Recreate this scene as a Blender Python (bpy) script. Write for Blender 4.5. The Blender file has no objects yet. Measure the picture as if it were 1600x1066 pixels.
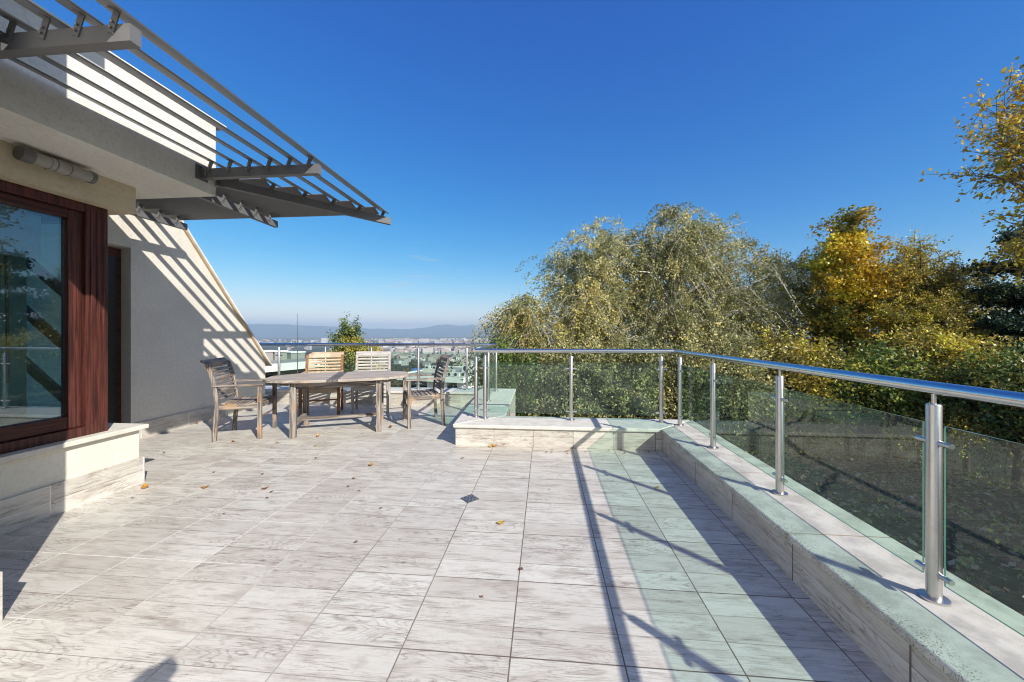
import bpy, math, random
import numpy as np
from mathutils import Vector, Matrix

C = bpy.context.scene.collection
SC = bpy.context.scene
R = math.radians
random.seed(7)

# ------------------------------------------------------------------ camera, sky, sun, exposure
YAW = math.atan(51 / 571)                      # the terrace runs along +Y, the camera looks a little to its left
cs, sn = math.cos(YAW), math.sin(YAW)
cd = bpy.data.cameras.new('camera'); cam = bpy.data.objects.new('camera', cd); C.objects.link(cam)
cam.location = (0, 0, 1.30); cam.rotation_euler = (R(90), 0, YAW)
cd.sensor_width = 36; cd.lens = 571 / 1600 * 36; cd.shift_y = -12.5 / 1600
cd.clip_start = 0.05; cd.clip_end = 90000
SC.camera = cam

def P(px, zc, z=0.0):                          # the place at depth zc in the direction of column px
    xc = (px - 800) / 571 * zc
    return Vector((cs * xc - sn * zc, sn * xc + cs * zc, z))
def ZY(y, zc):                                 # the height that stands at row y at depth zc
    return 1.30 + (520.5 - y) / 571 * zc

SUN = Vector((1.22, -1.14, 1.085)).normalized()
W = bpy.data.worlds.new('World'); SC.world = W; W.use_nodes = True
wn = W.node_tree.nodes; wl = W.node_tree.links
sky = wn.new('ShaderNodeTexSky'); sky.sky_type = 'NISHITA'; sky.sun_disc = False
sky.sun_elevation = math.asin(SUN.z); sky.sun_rotation = math.atan2(SUN.x, SUN.y)
sky.altitude = 1500; sky.air_density = 1.0; sky.dust_density = 0.1; sky.ozone_density = 2.0
hs = wn.new('ShaderNodeHueSaturation'); hs.inputs['Saturation'].default_value = 1.42; hs.inputs['Value'].default_value = 1.0
wl.new(sky.outputs[0], hs.inputs['Color'])
# clear, polarised-looking autumn sky: an even deep blue overhead that pales only low down
spc = wn.new('ShaderNodeSeparateColor'); cbc = wn.new('ShaderNodeCombineColor'); wl.new(hs.outputs[0], spc.inputs[0])
def wmath(op, a, b):
    n = wn.new('ShaderNodeMath'); n.operation = op
    for k, v in enumerate((a, b)):
        if isinstance(v, bpy.types.NodeSocket): wl.new(v, n.inputs[k])
        else: n.inputs[k].default_value = v
    return n.outputs[0]
for ch, (amp, pw, kk) in enumerate(((2.4, 1.6, 1.2), (.97, 1.02, .14), (.86, .55, 0))):
    d_ = wmath('MAXIMUM', wmath('MULTIPLY', spc.outputs[ch], .163), 1e-4)
    r_ = wmath('MULTIPLY', wmath('POWER', d_, pw), amp / .163)
    wl.new(wmath('DIVIDE', r_, wmath('ADD', 1.0, wmath('MULTIPLY', d_, kk))), cbc.inputs[ch])
# sky round the sun, out of view, is desaturated to make shade less blue
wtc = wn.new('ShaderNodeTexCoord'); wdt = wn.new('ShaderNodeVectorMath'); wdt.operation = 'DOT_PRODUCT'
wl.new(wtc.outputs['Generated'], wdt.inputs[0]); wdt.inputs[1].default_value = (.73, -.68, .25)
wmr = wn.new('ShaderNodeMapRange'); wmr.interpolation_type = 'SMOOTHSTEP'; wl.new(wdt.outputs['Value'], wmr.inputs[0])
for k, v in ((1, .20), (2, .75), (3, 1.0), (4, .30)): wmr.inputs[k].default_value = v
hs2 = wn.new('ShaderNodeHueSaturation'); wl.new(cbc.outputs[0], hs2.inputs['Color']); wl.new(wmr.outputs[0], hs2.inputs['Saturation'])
# a faint cirrus wisp low over the city
wdir = (P(640, 1000, ZY(425, 1000)) - Vector((0, 0, 1.30))).normalized()
wd2 = wn.new('ShaderNodeVectorMath'); wd2.operation = 'DOT_PRODUCT'; wl.new(wtc.outputs['Generated'], wd2.inputs[0]); wd2.inputs[1].default_value = wdir
wm2 = wn.new('ShaderNodeMapRange'); wm2.interpolation_type = 'SMOOTHSTEP'; wl.new(wd2.outputs['Value'], wm2.inputs[0]); wm2.inputs[1].default_value = .9925; wm2.inputs[2].default_value = .9995
wmp = wn.new('ShaderNodeMapping'); wl.new(wtc.outputs['Generated'], wmp.inputs[0]); wmp.inputs['Scale'].default_value = (9, 9, 85)
wno = wn.new('ShaderNodeTexNoise'); wl.new(wmp.outputs[0], wno.inputs['Vector']); wno.inputs['Scale'].default_value = 1.0; wno.inputs['Detail'].default_value = 6
wm3 = wn.new('ShaderNodeMapRange'); wm3.interpolation_type = 'SMOOTHSTEP'; wl.new(wno.outputs[0], wm3.inputs[0]); wm3.inputs[1].default_value = .54; wm3.inputs[2].default_value = .72
wmx = wn.new('ShaderNodeMix'); wmx.data_type = 'RGBA'; wl.new(wmath('MULTIPLY', wmath('MULTIPLY', wm2.outputs[0], wm3.outputs[0]), .40), wmx.inputs[0])
wl.new(hs2.outputs[0], wmx.inputs[6]); wmx.inputs[7].default_value = (3.6, 4.1, 4.7, 1)
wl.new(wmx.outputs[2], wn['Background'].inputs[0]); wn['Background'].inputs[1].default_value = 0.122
sl = bpy.data.lights.new('sun', 'SUN'); sl.energy = 5.0; sl.angle = R(0.5); sl.color = (1, 0.952, 0.868)
so = bpy.data.objects.new('sun', sl); C.objects.link(so); so.rotation_euler = SUN.to_track_quat('Z', 'Y').to_euler()
so.location = (8, -8, 9)
SC.view_settings.view_transform = 'Standard'; SC.view_settings.look = 'None'
SC.view_settings.exposure = 0.47; SC.view_settings.gamma = 1
try:
    SC.cycles.max_bounces = 8; SC.cycles.transparent_max_bounces = 24; SC.cycles.volume_bounces = 0
    SC.cycles.diffuse_bounces = 4; SC.cycles.glossy_bounces = 4
    SC.cycles.filter_width = 1.1; SC.cycles.use_denoising = True; SC.cycles.caustics_reflective = False; SC.cycles.caustics_refractive = False
except Exception:
    pass

# ------------------------------------------------------------------ materials
class G:                                       # small node-graph helper
    def __init__(s, name):
        s.m = bpy.data.materials.new(name); s.m.use_nodes = True
        s.t = s.m.node_tree; s.n = s.t.nodes; s.l = s.t.links
        s.b = s.n['Principled BSDF']; s.out = s.n['Material Output']
    def put(s, sock, v):
        if isinstance(v, bpy.types.NodeSocket): s.l.new(v, sock)
        else:
            if hasattr(sock.default_value, '__len__') and not hasattr(v, '__len__'): v = (v,) * len(sock.default_value)
            if hasattr(v, '__len__') and len(v) == 3 and len(sock.default_value) == 4: v = (*v, 1)
            sock.default_value = v
    def math(s, op, a, b=0.0, c=None):
        n = s.n.new('ShaderNodeMath'); n.operation = op
        s.put(n.inputs[0], a); s.put(n.inputs[1], b)
        if c is not None: s.put(n.inputs[2], c)
        return n.outputs[0]
    def sep(s, v):
        n = s.n.new('ShaderNodeSeparateXYZ'); s.l.new(v, n.inputs[0]); return n.outputs
    def vec(s, x, y, z=0.0):
        n = s.n.new('ShaderNodeCombineXYZ')
        for i, v in enumerate((x, y, z)): s.put(n.inputs[i], v)
        return n.outputs[0]
    def pos(s): return s.n.new('ShaderNodeNewGeometry').outputs['Position']
    def obj(s): return s.n.new('ShaderNodeTexCoord').outputs['Object']
    def noise(s, v, scale=5, detail=4, rough=.55, dist=0.0, dim='3D'):
        n = s.n.new('ShaderNodeTexNoise'); n.noise_dimensions = dim; s.l.new(v, n.inputs['Vector'])
        n.inputs['Scale'].default_value = scale; n.inputs['Detail'].default_value = detail
        n.inputs['Roughness'].default_value = rough; n.inputs['Distortion'].default_value = dist
        return n.outputs[0]
    def white(s, v):
        n = s.n.new('ShaderNodeTexWhiteNoise'); n.noise_dimensions = '3D'; s.l.new(v, n.inputs['Vector']); return n.outputs[0]
    def voro(s, v, scale=5, feat='F1'):
        n = s.n.new('ShaderNodeTexVoronoi'); n.feature = feat; s.l.new(v, n.inputs['Vector']); n.inputs['Scale'].default_value = scale
        return n.outputs[0], n.outputs[1] if feat == 'F1' else None
    def ramp(s, f, stops, interp='LINEAR'):
        n = s.n.new('ShaderNodeValToRGB'); n.color_ramp.interpolation = interp; e = n.color_ramp.elements
        while len(e) < len(stops): e.new(0.5)
        for q, (p, c) in zip(e, stops):
            q.position = p; q.color = (*c, 1) if hasattr(c, '__len__') else (c, c, c, 1)
        s.l.new(f, n.inputs[0]); return n.outputs[0]
    def mix(s, f, a, b, mode='MIX'):
        n = s.n.new('ShaderNodeMix'); n.data_type = 'RGBA'; n.blend_type = mode
        s.put(n.inputs[0], f); s.put(n.inputs[6], a); s.put(n.inputs[7], b); return n.outputs[2]
    def smooth(s, v, a, b):
        n = s.n.new('ShaderNodeMapRange'); n.interpolation_type = 'SMOOTHSTEP'
        s.put(n.inputs[0], v); n.inputs[1].default_value = a; n.inputs[2].default_value = b; return n.outputs[0]
    def bump(s, h, strength=.3, dist=.01):
        n = s.n.new('ShaderNodeBump'); n.inputs['Strength'].default_value = strength; n.inputs['Distance'].default_value = dist
        s.put(n.inputs['Height'], h); s.l.new(n.outputs[0], s.b.inputs['Normal'])
    def fin(s, col=None, rough=.6, metal=0.0, spec=None):
        if col is not None: s.put(s.b.inputs['Base Color'], col)
        s.put(s.b.inputs['Roughness'], rough); s.put(s.b.inputs['Metallic'], metal)
        if spec is not None: s.put(s.b.inputs['Specular IOR Level'], spec)
        return s.m

def tile_mat(name, ua, va, u0, v0, vp, rows, tw=.45, dirt=0.0):
    """Wood-look porcelain: square tiles printed as planks that run along ua."""
    g = G(name); p = g.sep(g.pos())
    U0 = g.math('SUBTRACT', p['XYZ'.index(ua)], u0); V0 = g.math('SUBTRACT', p['XYZ'.index(va)], v0)
    U = g.math('DIVIDE', U0, tw); V = g.math('DIVIDE', V0, vp)
    iu = g.math('FLOOR', U); iv = g.math('FLOOR', V); it = g.math('FLOOR', g.math('DIVIDE', V, rows))
    fu = g.math('FRACT', U); fv = g.math('FRACT', V); ft = g.math('FRACT', g.math('DIVIDE', V, rows))
    r1 = g.white(g.vec(iu, iv, 3.1)); r2 = g.white(g.vec(iv, iu, 7.7)); rt = g.white(g.vec(iu, it, 1.3))
    gu = g.math('ADD', U0, g.math('MULTIPLY', r1, 37)); gv = g.math('ADD', V0, g.math('MULTIPLY', r2, 23))
    streak = g.noise(g.vec(g.math('MULTIPLY', gu, 2.2), g.math('MULTIPLY', gv, 30)), 1.6, 5, .6, .4)
    fine = g.noise(g.vec(g.math('MULTIPLY', gu, 9), g.math('MULTIPLY', gv, 170)), 1, 3, .6)
    low = g.noise(g.vec(g.math('MULTIPLY', gu, 1.7), g.math('MULTIPLY', gv, 6.5)), 1, 2, .5, .2)
    rings = g.math('SINE', g.math('MULTIPLY', g.math('ADD', low, g.math('MULTIPLY', streak, .05)), 120))
    ringm = g.math('MULTIPLY', g.smooth(rings, .45, 1.0), g.smooth(r2, .45, .6))
    blot = g.noise(g.vec(g.math('MULTIPLY', gu, 3), g.math('MULTIPLY', gv, 9)), 1.3, 3, .55)
    rings = g.math('SINE', g.math('MULTIPLY', g.math('ADD', low, g.math('MULTIPLY', streak, .06)), 150))
    ringm = g.math('MULTIPLY', g.smooth(rings, .35, 1.0), g.smooth(r2, .50, .56))
    ringm = g.math('MULTIPLY', ringm, g.smooth(blot, .30, .55))
    dark = g.math('ADD', g.math('MULTIPLY', g.smooth(streak, .48, .72), .45), g.math('MULTIPLY', g.smooth(fine, .48, .70), .55))
    dark = g.math('MULTIPLY', dark, g.math('ADD', .30, g.math('MULTIPLY', g.smooth(blot, .40, .64), .9)))
    spk = g.noise(g.vec(g.math('MULTIPLY', gu, 60), g.math('MULTIPLY', gv, 190)), 1, 2, .7)
    dark = g.math('ADD', dark, g.math('ADD', g.math('MULTIPLY', ringm, .33), g.math('MULTIPLY', g.math('MULTIPLY', g.smooth(spk, .56, .72), g.smooth(blot, .36, .6)), .5)))
    stain = g.noise(g.vec(g.math('MULTIPLY', gu, 5), g.math('MULTIPLY', gv, 17)), 1.0, 5, .62, .6)
    base = g.mix(rt, (.62, .585, .515), (.68, .655, .59))
    base = g.mix(g.math('MULTIPLY', g.smooth(r1, .15, 1.0), .40), base, (.44, .395, .345))
    base = g.mix(g.math('MULTIPLY', g.smooth(stain, .46, .70), .55), base, (.37, .305, .255))
    col = g.mix(g.math('MINIMUM', dark, .9), base, (.20, .16, .135))
    # a worn, uneven film of dirt
    big = g.noise(g.pos(), .9, 4, .6)
    col = g.mix(g.math('MULTIPLY', g.smooth(big, .45, .75), .16 + dirt), col, (.34, .29, .24))
    def edge(f, w): return g.math('LESS_THAN', g.math('MINIMUM', f, g.math('SUBTRACT', 1, f)), w)
    gu_ = edge(fu, .0066); gt_ = edge(ft, .0066); gp_ = edge(fv, .013)
    gn = g.noise(g.pos(), .55, 3, .6); gw = g.noise(g.pos(), 14, 3, .6)
    east = g.smooth(g.math('ADD', p[0], g.math('MULTIPLY', g.math('SUBTRACT', gn, .5), 3.5)), -2.2, -.4)
    gcol = g.mix(east, (.80, .75, .68), (.15, .115, .09))
    gcol = g.mix(g.math('MULTIPLY', g.smooth(gw, .5, .7), .55), gcol, (.30, .25, .2))
    col = g.mix(g.math('MULTIPLY', gp_, g.math('ADD', .45, g.math('MULTIPLY', g.smooth(r2, .2, .9), .45))), col, (.16, .12, .095))
    gm = g.math('MAXIMUM', gu_, gt_)
    col = g.mix(gm, col, gcol)
    g.bump(g.math('SUBTRACT', g.math('MULTIPLY', fine, .25), g.math('MAXIMUM', gm, g.math('MULTIPLY', gp_, .5))), .28, .003)
    return g.fin(col, g.math('ADD', .42, g.math('MULTIPLY', dark, .2)), 0, .4)

def plaster(name, col, s=1.0):
    g = G(name); v = g.pos()
    n = g.noise(v, 110 * s, 4, .65); n2 = g.noise(v, 260 * s, 3, .6); run = g.noise(g.vec(g.math('MULTIPLY', g.sep(v)[0], 5), g.math('MULTIPLY', g.sep(v)[1], 5), g.math('MULTIPLY', g.sep(v)[2], .5)), 1, 4, .6); big = g.noise(v, 1.1, 5, .6)
    c = g.mix(g.smooth(big, .35, .75), col, tuple(x * .86 for x in col)); c = g.mix(g.math('MULTIPLY', g.smooth(run, .52, .78), .34), c, tuple(x * .62 for x in col))
    n3 = g.noise(v, 36 * s, 5, .75); c = g.mix(g.math('MULTIPLY', g.smooth(n3, .46, .66), .36), c, tuple(x * .62 for x in col))
    g.bump(g.math('ADD', g.math('MULTIPLY', n, .6), n2), .55, .006)
    return g.fin(c, .9, 0, .2)

def stone(name, col, spots=.5):
    g = G(name); v = g.pos()
    n = g.noise(v, 9, 6, .62); f = g.noise(v, 160, 3, .6); sp = g.noise(v, 34, 5, .7); patch = g.noise(v, 2.3, 4, .6)
    c = g.mix(g.smooth(n, .3, .75), col, tuple(x * .78 for x in col))
    c = g.mix(g.math('MULTIPLY', g.smooth(f, .5, .75), .2), c, tuple(x * .55 for x in col))
    k = g.math('MULTIPLY', g.smooth(sp, .60, .68), g.smooth(patch, .5, .62))
    c = g.mix(g.math('MULTIPLY', k, spots), c, (.115, .11, .05))
    return_b = g.math('ADD', n, g.math('MULTIPLY', f, .5)); g.bump(return_b, .25, .004)
    return g.fin(c, .7, 0, .3)

def coping_lichen(name, col):
    """pale limestone coping with lichen and grime on its inner edge (the edge over the terrace)"""
    g = G(name); v = g.pos(); p = g.sep(v)
    n = g.noise(v, 7, 6, .62); f = g.noise(v, 170, 3, .6); sp = g.noise(v, 150, 3, .65); patch = g.noise(v, 3.0, 4, .6)
    c = g.mix(g.smooth(n, .38, .66), col, tuple(x * .68 for x in col))
    c = g.mix(g.math('MULTIPLY', g.smooth(f, .52, .72), .3), c, tuple(x * .5 for x in col))
    e = g.math('SUBTRACT', 1.0, g.smooth(g.math('ADD', p[0], g.math('MULTIPLY', g.math('SUBTRACT', patch, .5), .5)), 1.30, 1.41))
    k = g.math('MULTIPLY', g.smooth(sp, .55, .62), e)
    c = g.mix(g.math('MULTIPLY', k, .85), c, (.115, .105, .045))
    k2 = g.math('MULTIPLY', g.smooth(sp, .60, .66), g.smooth(patch, .54, .64))
    c = g.mix(g.math('MULTIPLY', k2, .6), c, (.15, .13, .10))
    rib = g.noise(v, 3.7, 4, .6)
    j = g.math('LESS_THAN', g.math('ABSOLUTE', g.math('SUBTRACT', g.math('FRACT', g.math('DIVIDE', g.math('SUBTRACT', p[1], 1.62), .86)), .5)), .0045)
    c = g.mix(j, c, (.33, .25, .165))
    g.bump(g.math('ADD', n, g.math('MULTIPLY', f, .6)), .2, .002)
    return g.fin(c, .75, 0, .3)

def plain(name, col, rough=.6, metal=0.0, spec=None, var=.12, scale=8, bump=0.0):
    g = G(name); v = g.obj(); n = g.noise(v, scale, 5, .6); n2 = g.noise(v, scale * 9, 3, .6)
    c = g.mix(g.smooth(n, .3, .7), tuple(x * (1 - var) for x in col), tuple(min(1, x * (1 + var)) for x in col))
    if bump: g.bump(n2, bump, .004)
    return g.fin(c, g.math('ADD', rough - .08, g.math('MULTIPLY', n2, .16)), metal, spec)

def brushed(name, col, rough):
    g = G(name); v = g.obj(); p = g.sep(v)
    n = g.noise(g.vec(g.math('MULTIPLY', p[0], 300), g.math('MULTIPLY', p[1], 300), g.math('MULTIPLY', p[2], 6)), 1, 3, .6)
    d = g.noise(v, 18, 4, .6)
    c = g.mix(g.smooth(d, .5, .8), col, tuple(x * .8 for x in col))
    return g.fin(c, g.math('ADD', rough - .07, g.math('MULTIPLY', n, .14)), 1.0)

def wood(name, light, dark, axis=0, stretch=22, rough=.6, warm=None, contrast=(.35, .7)):
    g = G(name); p = g.sep(g.obj()); sc = [60, 60, 60]; sc[axis] = 60 / stretch
    v = g.vec(*[g.math('MULTIPLY', p[i], sc[i]) for i in range(3)])
    n = g.noise(v, 1, 6, .65, .3); pt = g.noise(g.obj(), 4.5, 4, .6)
    c = g.mix(g.smooth(n, *contrast), dark, light)
    if warm: c = g.mix(g.math('MULTIPLY', g.smooth(pt, .52, .66), .75), c, warm)
    g.bump(n, .35, .002)
    return g.fin(c, rough, 0, .3)

def glass(name, tint, refl=1.0, dirt=.03, boost=1.0):
    g = G(name); n = g.n; n.remove(g.b)
    geo = n.new('ShaderNodeNewGeometry')
    fr = n.new('ShaderNodeFresnel')
    ior = g.math('ADD', 1.52, g.math('MULTIPLY', geo.outputs['Backfacing'], 1 / 1.52 - 1.52)); g.put(fr.inputs[0], ior)
    tr = n.new('ShaderNodeBsdfTransparent'); g.put(tr.inputs[0], tint)
    gl = n.new('ShaderNodeBsdfGlossy'); gl.inputs['Roughness'].default_value = 0.0; g.put(gl.inputs[0], (refl,) * 3)
    mx = n.new('ShaderNodeMixShader'); g.put(mx.inputs[0], g.math('MINIMUM', g.math('MULTIPLY', fr.outputs[0], boost), 1.0)); g.l.new(tr.outputs[0], mx.inputs[1]); g.l.new(gl.outputs[0], mx.inputs[2])
    df = n.new('ShaderNodeBsdfDiffuse'); g.put(df.inputs[0], (.7, .7, .66))
    sp = g.noise(g.pos(), 90, 3, .7); bl = g.noise(g.pos(), 3, 4, .6)
    d = g.math('MULTIPLY', g.math('ADD', g.math('MULTIPLY', g.smooth(sp, .66, .72), g.smooth(bl, .45, .6)), .10), dirt)
    m2 = n.new('ShaderNodeMixShader'); g.l.new(d, m2.inputs[0]); g.l.new(mx.outputs[0], m2.inputs[1]); g.l.new(df.outputs[0], m2.inputs[2])
    g.l.new(m2.outputs[0], g.out.inputs[0]); return g.m

def leaf_mat(name, stops, trans=.35, gain=1.0):
    g = G(name); n = g.n
    a = n.new('ShaderNodeAttribute'); a.attribute_name = 'tone'
    c = g.ramp(a.outputs['Fac'], [(p_, tuple(min(.75, x * gain) for x in c_)) for p_, c_ in stops])
    g.put(g.b.inputs['Base Color'], c); g.b.inputs['Roughness'].default_value = .42; g.b.inputs['Specular IOR Level'].default_value = .45
    tl = n.new('ShaderNodeBsdfTranslucent'); g.l.new(c, tl.inputs[0])
    mx = n.new('ShaderNodeMixShader'); mx.inputs[0].default_value = trans
    g.l.new(g.b.outputs[0], mx.inputs[1]); g.l.new(tl.outputs[0], mx.inputs[2]); g.l.new(mx.outputs[0], g.out.inputs[0])
    return g.m

M = {}
M['floor'] = tile_mat('floor tiles', 'X', 'Y', -.137, 1.91, .15, 3)
M['tile_x'] = tile_mat('wall tiles along x', 'X', 'Z', -1.03, -.005, .125, 2, .45)
M['tile_y'] = tile_mat('wall tiles along y', 'Y', 'Z', .80, -.005, .125, 2, .62, .15)
M['tile_house'] = tile_mat('skirting tiles', 'Y', 'Z', 2.28, -.003, .115, 2, .60)
M['plaster'] = plaster('grey cream render', (.76, .715, .63))
M['plaster_white'] = plaster('white render', (.84, .82, .76))
M['plaster_beige'] = plaster('beige render', (.64, .55, .40))
M['cream'] = plaster('cream render', (.82, .78, .66))
M['stone'] = stone('limestone coping', (.72, .685, .615))
M['stone_lichen'] = coping_lichen('limestone coping with lichen', (.62, .59, .525))
M['sill'] = stone('pale sill stone', (.74, .69, .60), .2)
M['tan'] = plain('tan metal capping', (.50, .38, .25), .5)
M['capwhite'] = plain('white metal capping', (.78, .76, .72), .4)
M['steel'] = brushed('brushed steel', (.58, .56, .54), .36)
M['steel_rail'] = brushed('polished steel rail', (.66, .65, .64), .20)
M['paint'] = plain('grey painted metal', (.145, .145, .15), .5, 0.0, .35, .06)
M['blade'] = plain('grey aluminium blade', (.15, .15, .152), .38, .2, .5, .05)
M['bolt'] = plain('steel bolt', (.30, .29, .28), .35, .9)
M['mahogany'] = wood('mahogany frame', (.125, .038, .028), (.038, .014, .012), 2, 30, .38, None, (.36, .66))
M['mahogany_h'] = wood('mahogany rail', (.10, .028, .020), (.035, .011, .009), 1, 30, .38, None, (.36, .66))
M['dark'] = plain('dark door', (.018, .017, .018), .3)
M['teak'] = wood('weathered teak', (.38, .335, .30), (.105, .085, .072), 0, 22, .75, (.43, .285, .165), (.40, .62))
M['teak_v'] = wood('weathered teak upright', (.38, .335, .30), (.105, .085, .072), 2, 22, .75, (.42, .25, .12), (.40, .62))
M['teak_y'] = wood('weathered teak slat', (.38, .335, .30), (.105, .085, .072), 1, 22, .75, (.43, .29, .175), (.40, .62))
M['table'] = wood('silvered teak tabletop', (.52, .465, .41), (.24, .20, .17), 0, 22, .75, (.47, .36, .25), (.38, .62))
M['silver'] = wood('silvered teak', (.56, .525, .48), (.28, .25, .225), 1, 22, .75, None, (.38, .62))
M['silver_v'] = wood('silvered teak upright', (.54, .50, .455), (.26, .23, .205), 2, 22, .75, None, (.38, .62))
M['teak_warm'] = wood('honey teak', (.56, .45, .32), (.36, .26, .165), 1, 18, .65, (.62, .50, .36))
M['teak_dark'] = wood('dark worn teak', (.33, .17, .08), (.16, .08, .04), 2, 18, .7, (.40, .25, .14))
M['glass'] = glass('green railing glass', (.84, .947, .893), .85, .12, 1.0)
M['glass_edge'] = plain('green glass edge', (.10, .19, .17), .15)
M['win'] = glass('window pane', (.66, .80, .86), 1.0, .06, 2.4)
M['winclear'] = glass('inner pane', (.68, .92, .96), 1.0, .05)
M['lampgrey'] = plain('grey lamp housing', (.30, .285, .255), .45)
M['lampdark'] = plain('dark grey lamp cap', (.13, .128, .12), .5)
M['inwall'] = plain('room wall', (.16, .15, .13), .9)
M['incol'] = plain('pale green column', (.38, .44, .33), .8)
M['blind'] = plain('pale roller blind', (.50, .50, .48), .8)
M['cane'] = plain('brown cane', (.30, .16, .06), .6)
M['black'] = plain('black plastic', (.02, .02, .022), .4)
M['bark_birch'] = None

# ------------------------------------------------------------------ mesh builder
class MB:
    def __init__(s): s.v = []; s.f = []; s.p = []
    def mark(s): s.p.append((len(s.v), len(s.f)))
    def quad_pts(s, pts): 
        s.mark(); i = len(s.v); s.v += [tuple(p) for p in pts]; s.f.append(tuple(range(i, i + len(pts)))); return s
    def box(s, x0, x1, y0, y1, z0, z1):
        s.mark()
        i = len(s.v)
        s.v += [(x0, y0, z0), (x1, y0, z0), (x1, y1, z0), (x0, y1, z0), (x0, y0, z1), (x1, y0, z1), (x1, y1, z1), (x0, y1, z1)]
        s.f += [tuple(i + k for k in q) for q in ((0, 3, 2, 1), (4, 5, 6, 7), (0, 1, 5, 4), (1, 2, 6, 5), (2, 3, 7, 6), (3, 0, 4, 7))]
        return s
    def obox(s, c, ax, ay, az):                 # oriented box: centre and three half-axis vectors
        s.mark(); c, ax, ay, az = map(Vector, (c, ax, ay, az)); i = len(s.v)
        for k in ((-1, -1, -1), (1, -1, -1), (1, 1, -1), (-1, 1, -1), (-1, -1, 1), (1, -1, 1), (1, 1, 1), (-1, 1, 1)):
            s.v.append(tuple(c + ax * k[0] + ay * k[1] + az * k[2]))
        s.f += [tuple(i + k for k in q) for q in ((0, 3, 2, 1), (4, 5, 6, 7), (0, 1, 5, 4), (1, 2, 6, 5), (2, 3, 7, 6), (3, 0, 4, 7))]
        return s
    def bar(s, a, b, w, h, up=(0, 0, 1)):       # rectangular bar from a to b
        a, b = Vector(a), Vector(b); d = b - a; L = d.length; d.normalize(); u = Vector(up)
        sd = d.cross(u)
        if sd.length < 1e-4: sd = d.cross(Vector((0, 1, 0)))
        sd.normalize(); u = sd.cross(d).normalized()
        return s.obox((a + b) / 2, d * L / 2, sd * w / 2, u * h / 2)
    def tube(s, pts, rad, n=16, cap=True):
        pts = [Vector(p) for p in pts]
        if not hasattr(rad, '__len__'): rad = [rad] * len(pts)
        s.mark(); i0 = len(s.v); prev = None
        for k, p in enumerate(pts):
            t = (pts[min(k + 1, len(pts) - 1)] - pts[max(k - 1, 0)]).normalized()
            if prev is None:
                a = Vector((0, 0, 1)) if abs(t.z) < .9 else Vector((1, 0, 0)); x = t.cross(a).normalized()
            else: x = (prev - t * prev.dot(t)).normalized()
            prev = x; y = t.cross(x)
            for q in range(n):
                an = 2 * math.pi * q / n; s.v.append(tuple(p + (x * math.cos(an) + y * math.sin(an)) * rad[k]))
        for k in range(len(pts) - 1):
            for q in range(n):
                a = i0 + k * n + q; b = i0 + k * n + (q + 1) % n; s.f.append((a, b, b + n, a + n))
        if cap:
            s.f.append(tuple(i0 + q for q in reversed(range(n)))); e = i0 + (len(pts) - 1) * n; s.f.append(tuple(e + q for q in range(n)))
        return s
    def prism(s, poly, lo, hi, axis=2):         # polygon extruded along an axis
        s.mark(); i = len(s.v); n = len(poly)
        for h in (lo, hi):
            for a, b in poly:
                s.v.append({2: (a, b, h), 0: (h, a, b), 1: (a, h, b)}[axis])
        s.f.append(tuple(i + k for k in reversed(range(n)))); s.f.append(tuple(i + n + k for k in range(n)))
        for k in range(n):
            j = (k + 1) % n; s.f.append((i + k, i + j, i + n + j, i + n + k))
        return s
    def build_split(s, name, mat, parent=None, per=1, **kw):   # each piece an object of its own
        r = []; cuts = s.p[::per] + [(len(s.v), len(s.f))]
        for (v0, f0), (v1, f1) in zip(cuts, cuts[1:]):
            m = MB(); m.v = s.v[v0:v1]; m.f = [tuple(k - v0 for k in q) for q in s.f[f0:f1]]; r.append(m.build(name, mat, parent, **kw))
        return r
    def build(s, name, mat, parent=None, bevel=0.0, smooth=False, off=None):
        me = bpy.data.meshes.new(name)
        o = bpy.data.objects.new(name, me); C.objects.link(o)
        b = Vector((0, 0, 0))
        if parent is not None:
            o.parent = parent; b = Vector(parent.get('_base', (0, 0, 0))); o['_base'] = tuple(b)
        v = [tuple(Vector(p) - b) for p in s.v]
        me.from_pydata(v, [], s.f); me.update()
        import bmesh
        bm = bmesh.new(); bm.from_mesh(me); bmesh.ops.recalc_face_normals(bm, faces=bm.faces); bm.to_mesh(me); bm.free()
        if mat: me.materials.append(mat)
        if smooth:
            me.polygons.foreach_set('use_smooth', [True] * len(me.polygons))
            try: me.set_sharp_from_angle(angle=R(40))
            except Exception: pass
        if bevel:
            m = o.modifiers.new('bevel', 'BEVEL'); m.width = bevel; m.segments = 2; m.limit_method = 'ANGLE'
        return o

def thing(name, label, cat, loc=(0, 0, 0), rz=0.0, group=None, local=False):
    o = bpy.data.objects.new(name, None); C.objects.link(o); o.location = loc; o.rotation_euler = (0, 0, rz)
    o.empty_display_size = .1; o['label'] = label; o['category'] = cat
    if group: o['group'] = group
    o['_base'] = (0, 0, 0) if local else tuple(loc)
    return o
def tag(o, label, cat, group=None, kind=None):
    if label: o['label'] = label
    if cat: o['category'] = cat
    if group: o['group'] = group
    if kind: o['kind'] = kind
    return o
def dup(root, loc, rz, label):
    r = root.copy(); C.objects.link(r); r.location = loc; r.rotation_euler = (0, 0, rz); r['label'] = label
    for ch in list(root.children):
        c = ch.copy(); C.objects.link(c); c.parent = r
        for gch in ch.children:
            d = gch.copy(); C.objects.link(d); d.parent = c
    return r

# ------------------------------------------------------------------ setting: terrace floor
f = MB().prism([(-7, -6), (1.30, -6), (1.30, 4.20), (-1.0, 4.20), (-1.12, 6.46), (-7, 6.46)], -.30, 0.0).build('terrace_floor', M['floor']); f['kind'] = 'structure'

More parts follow.
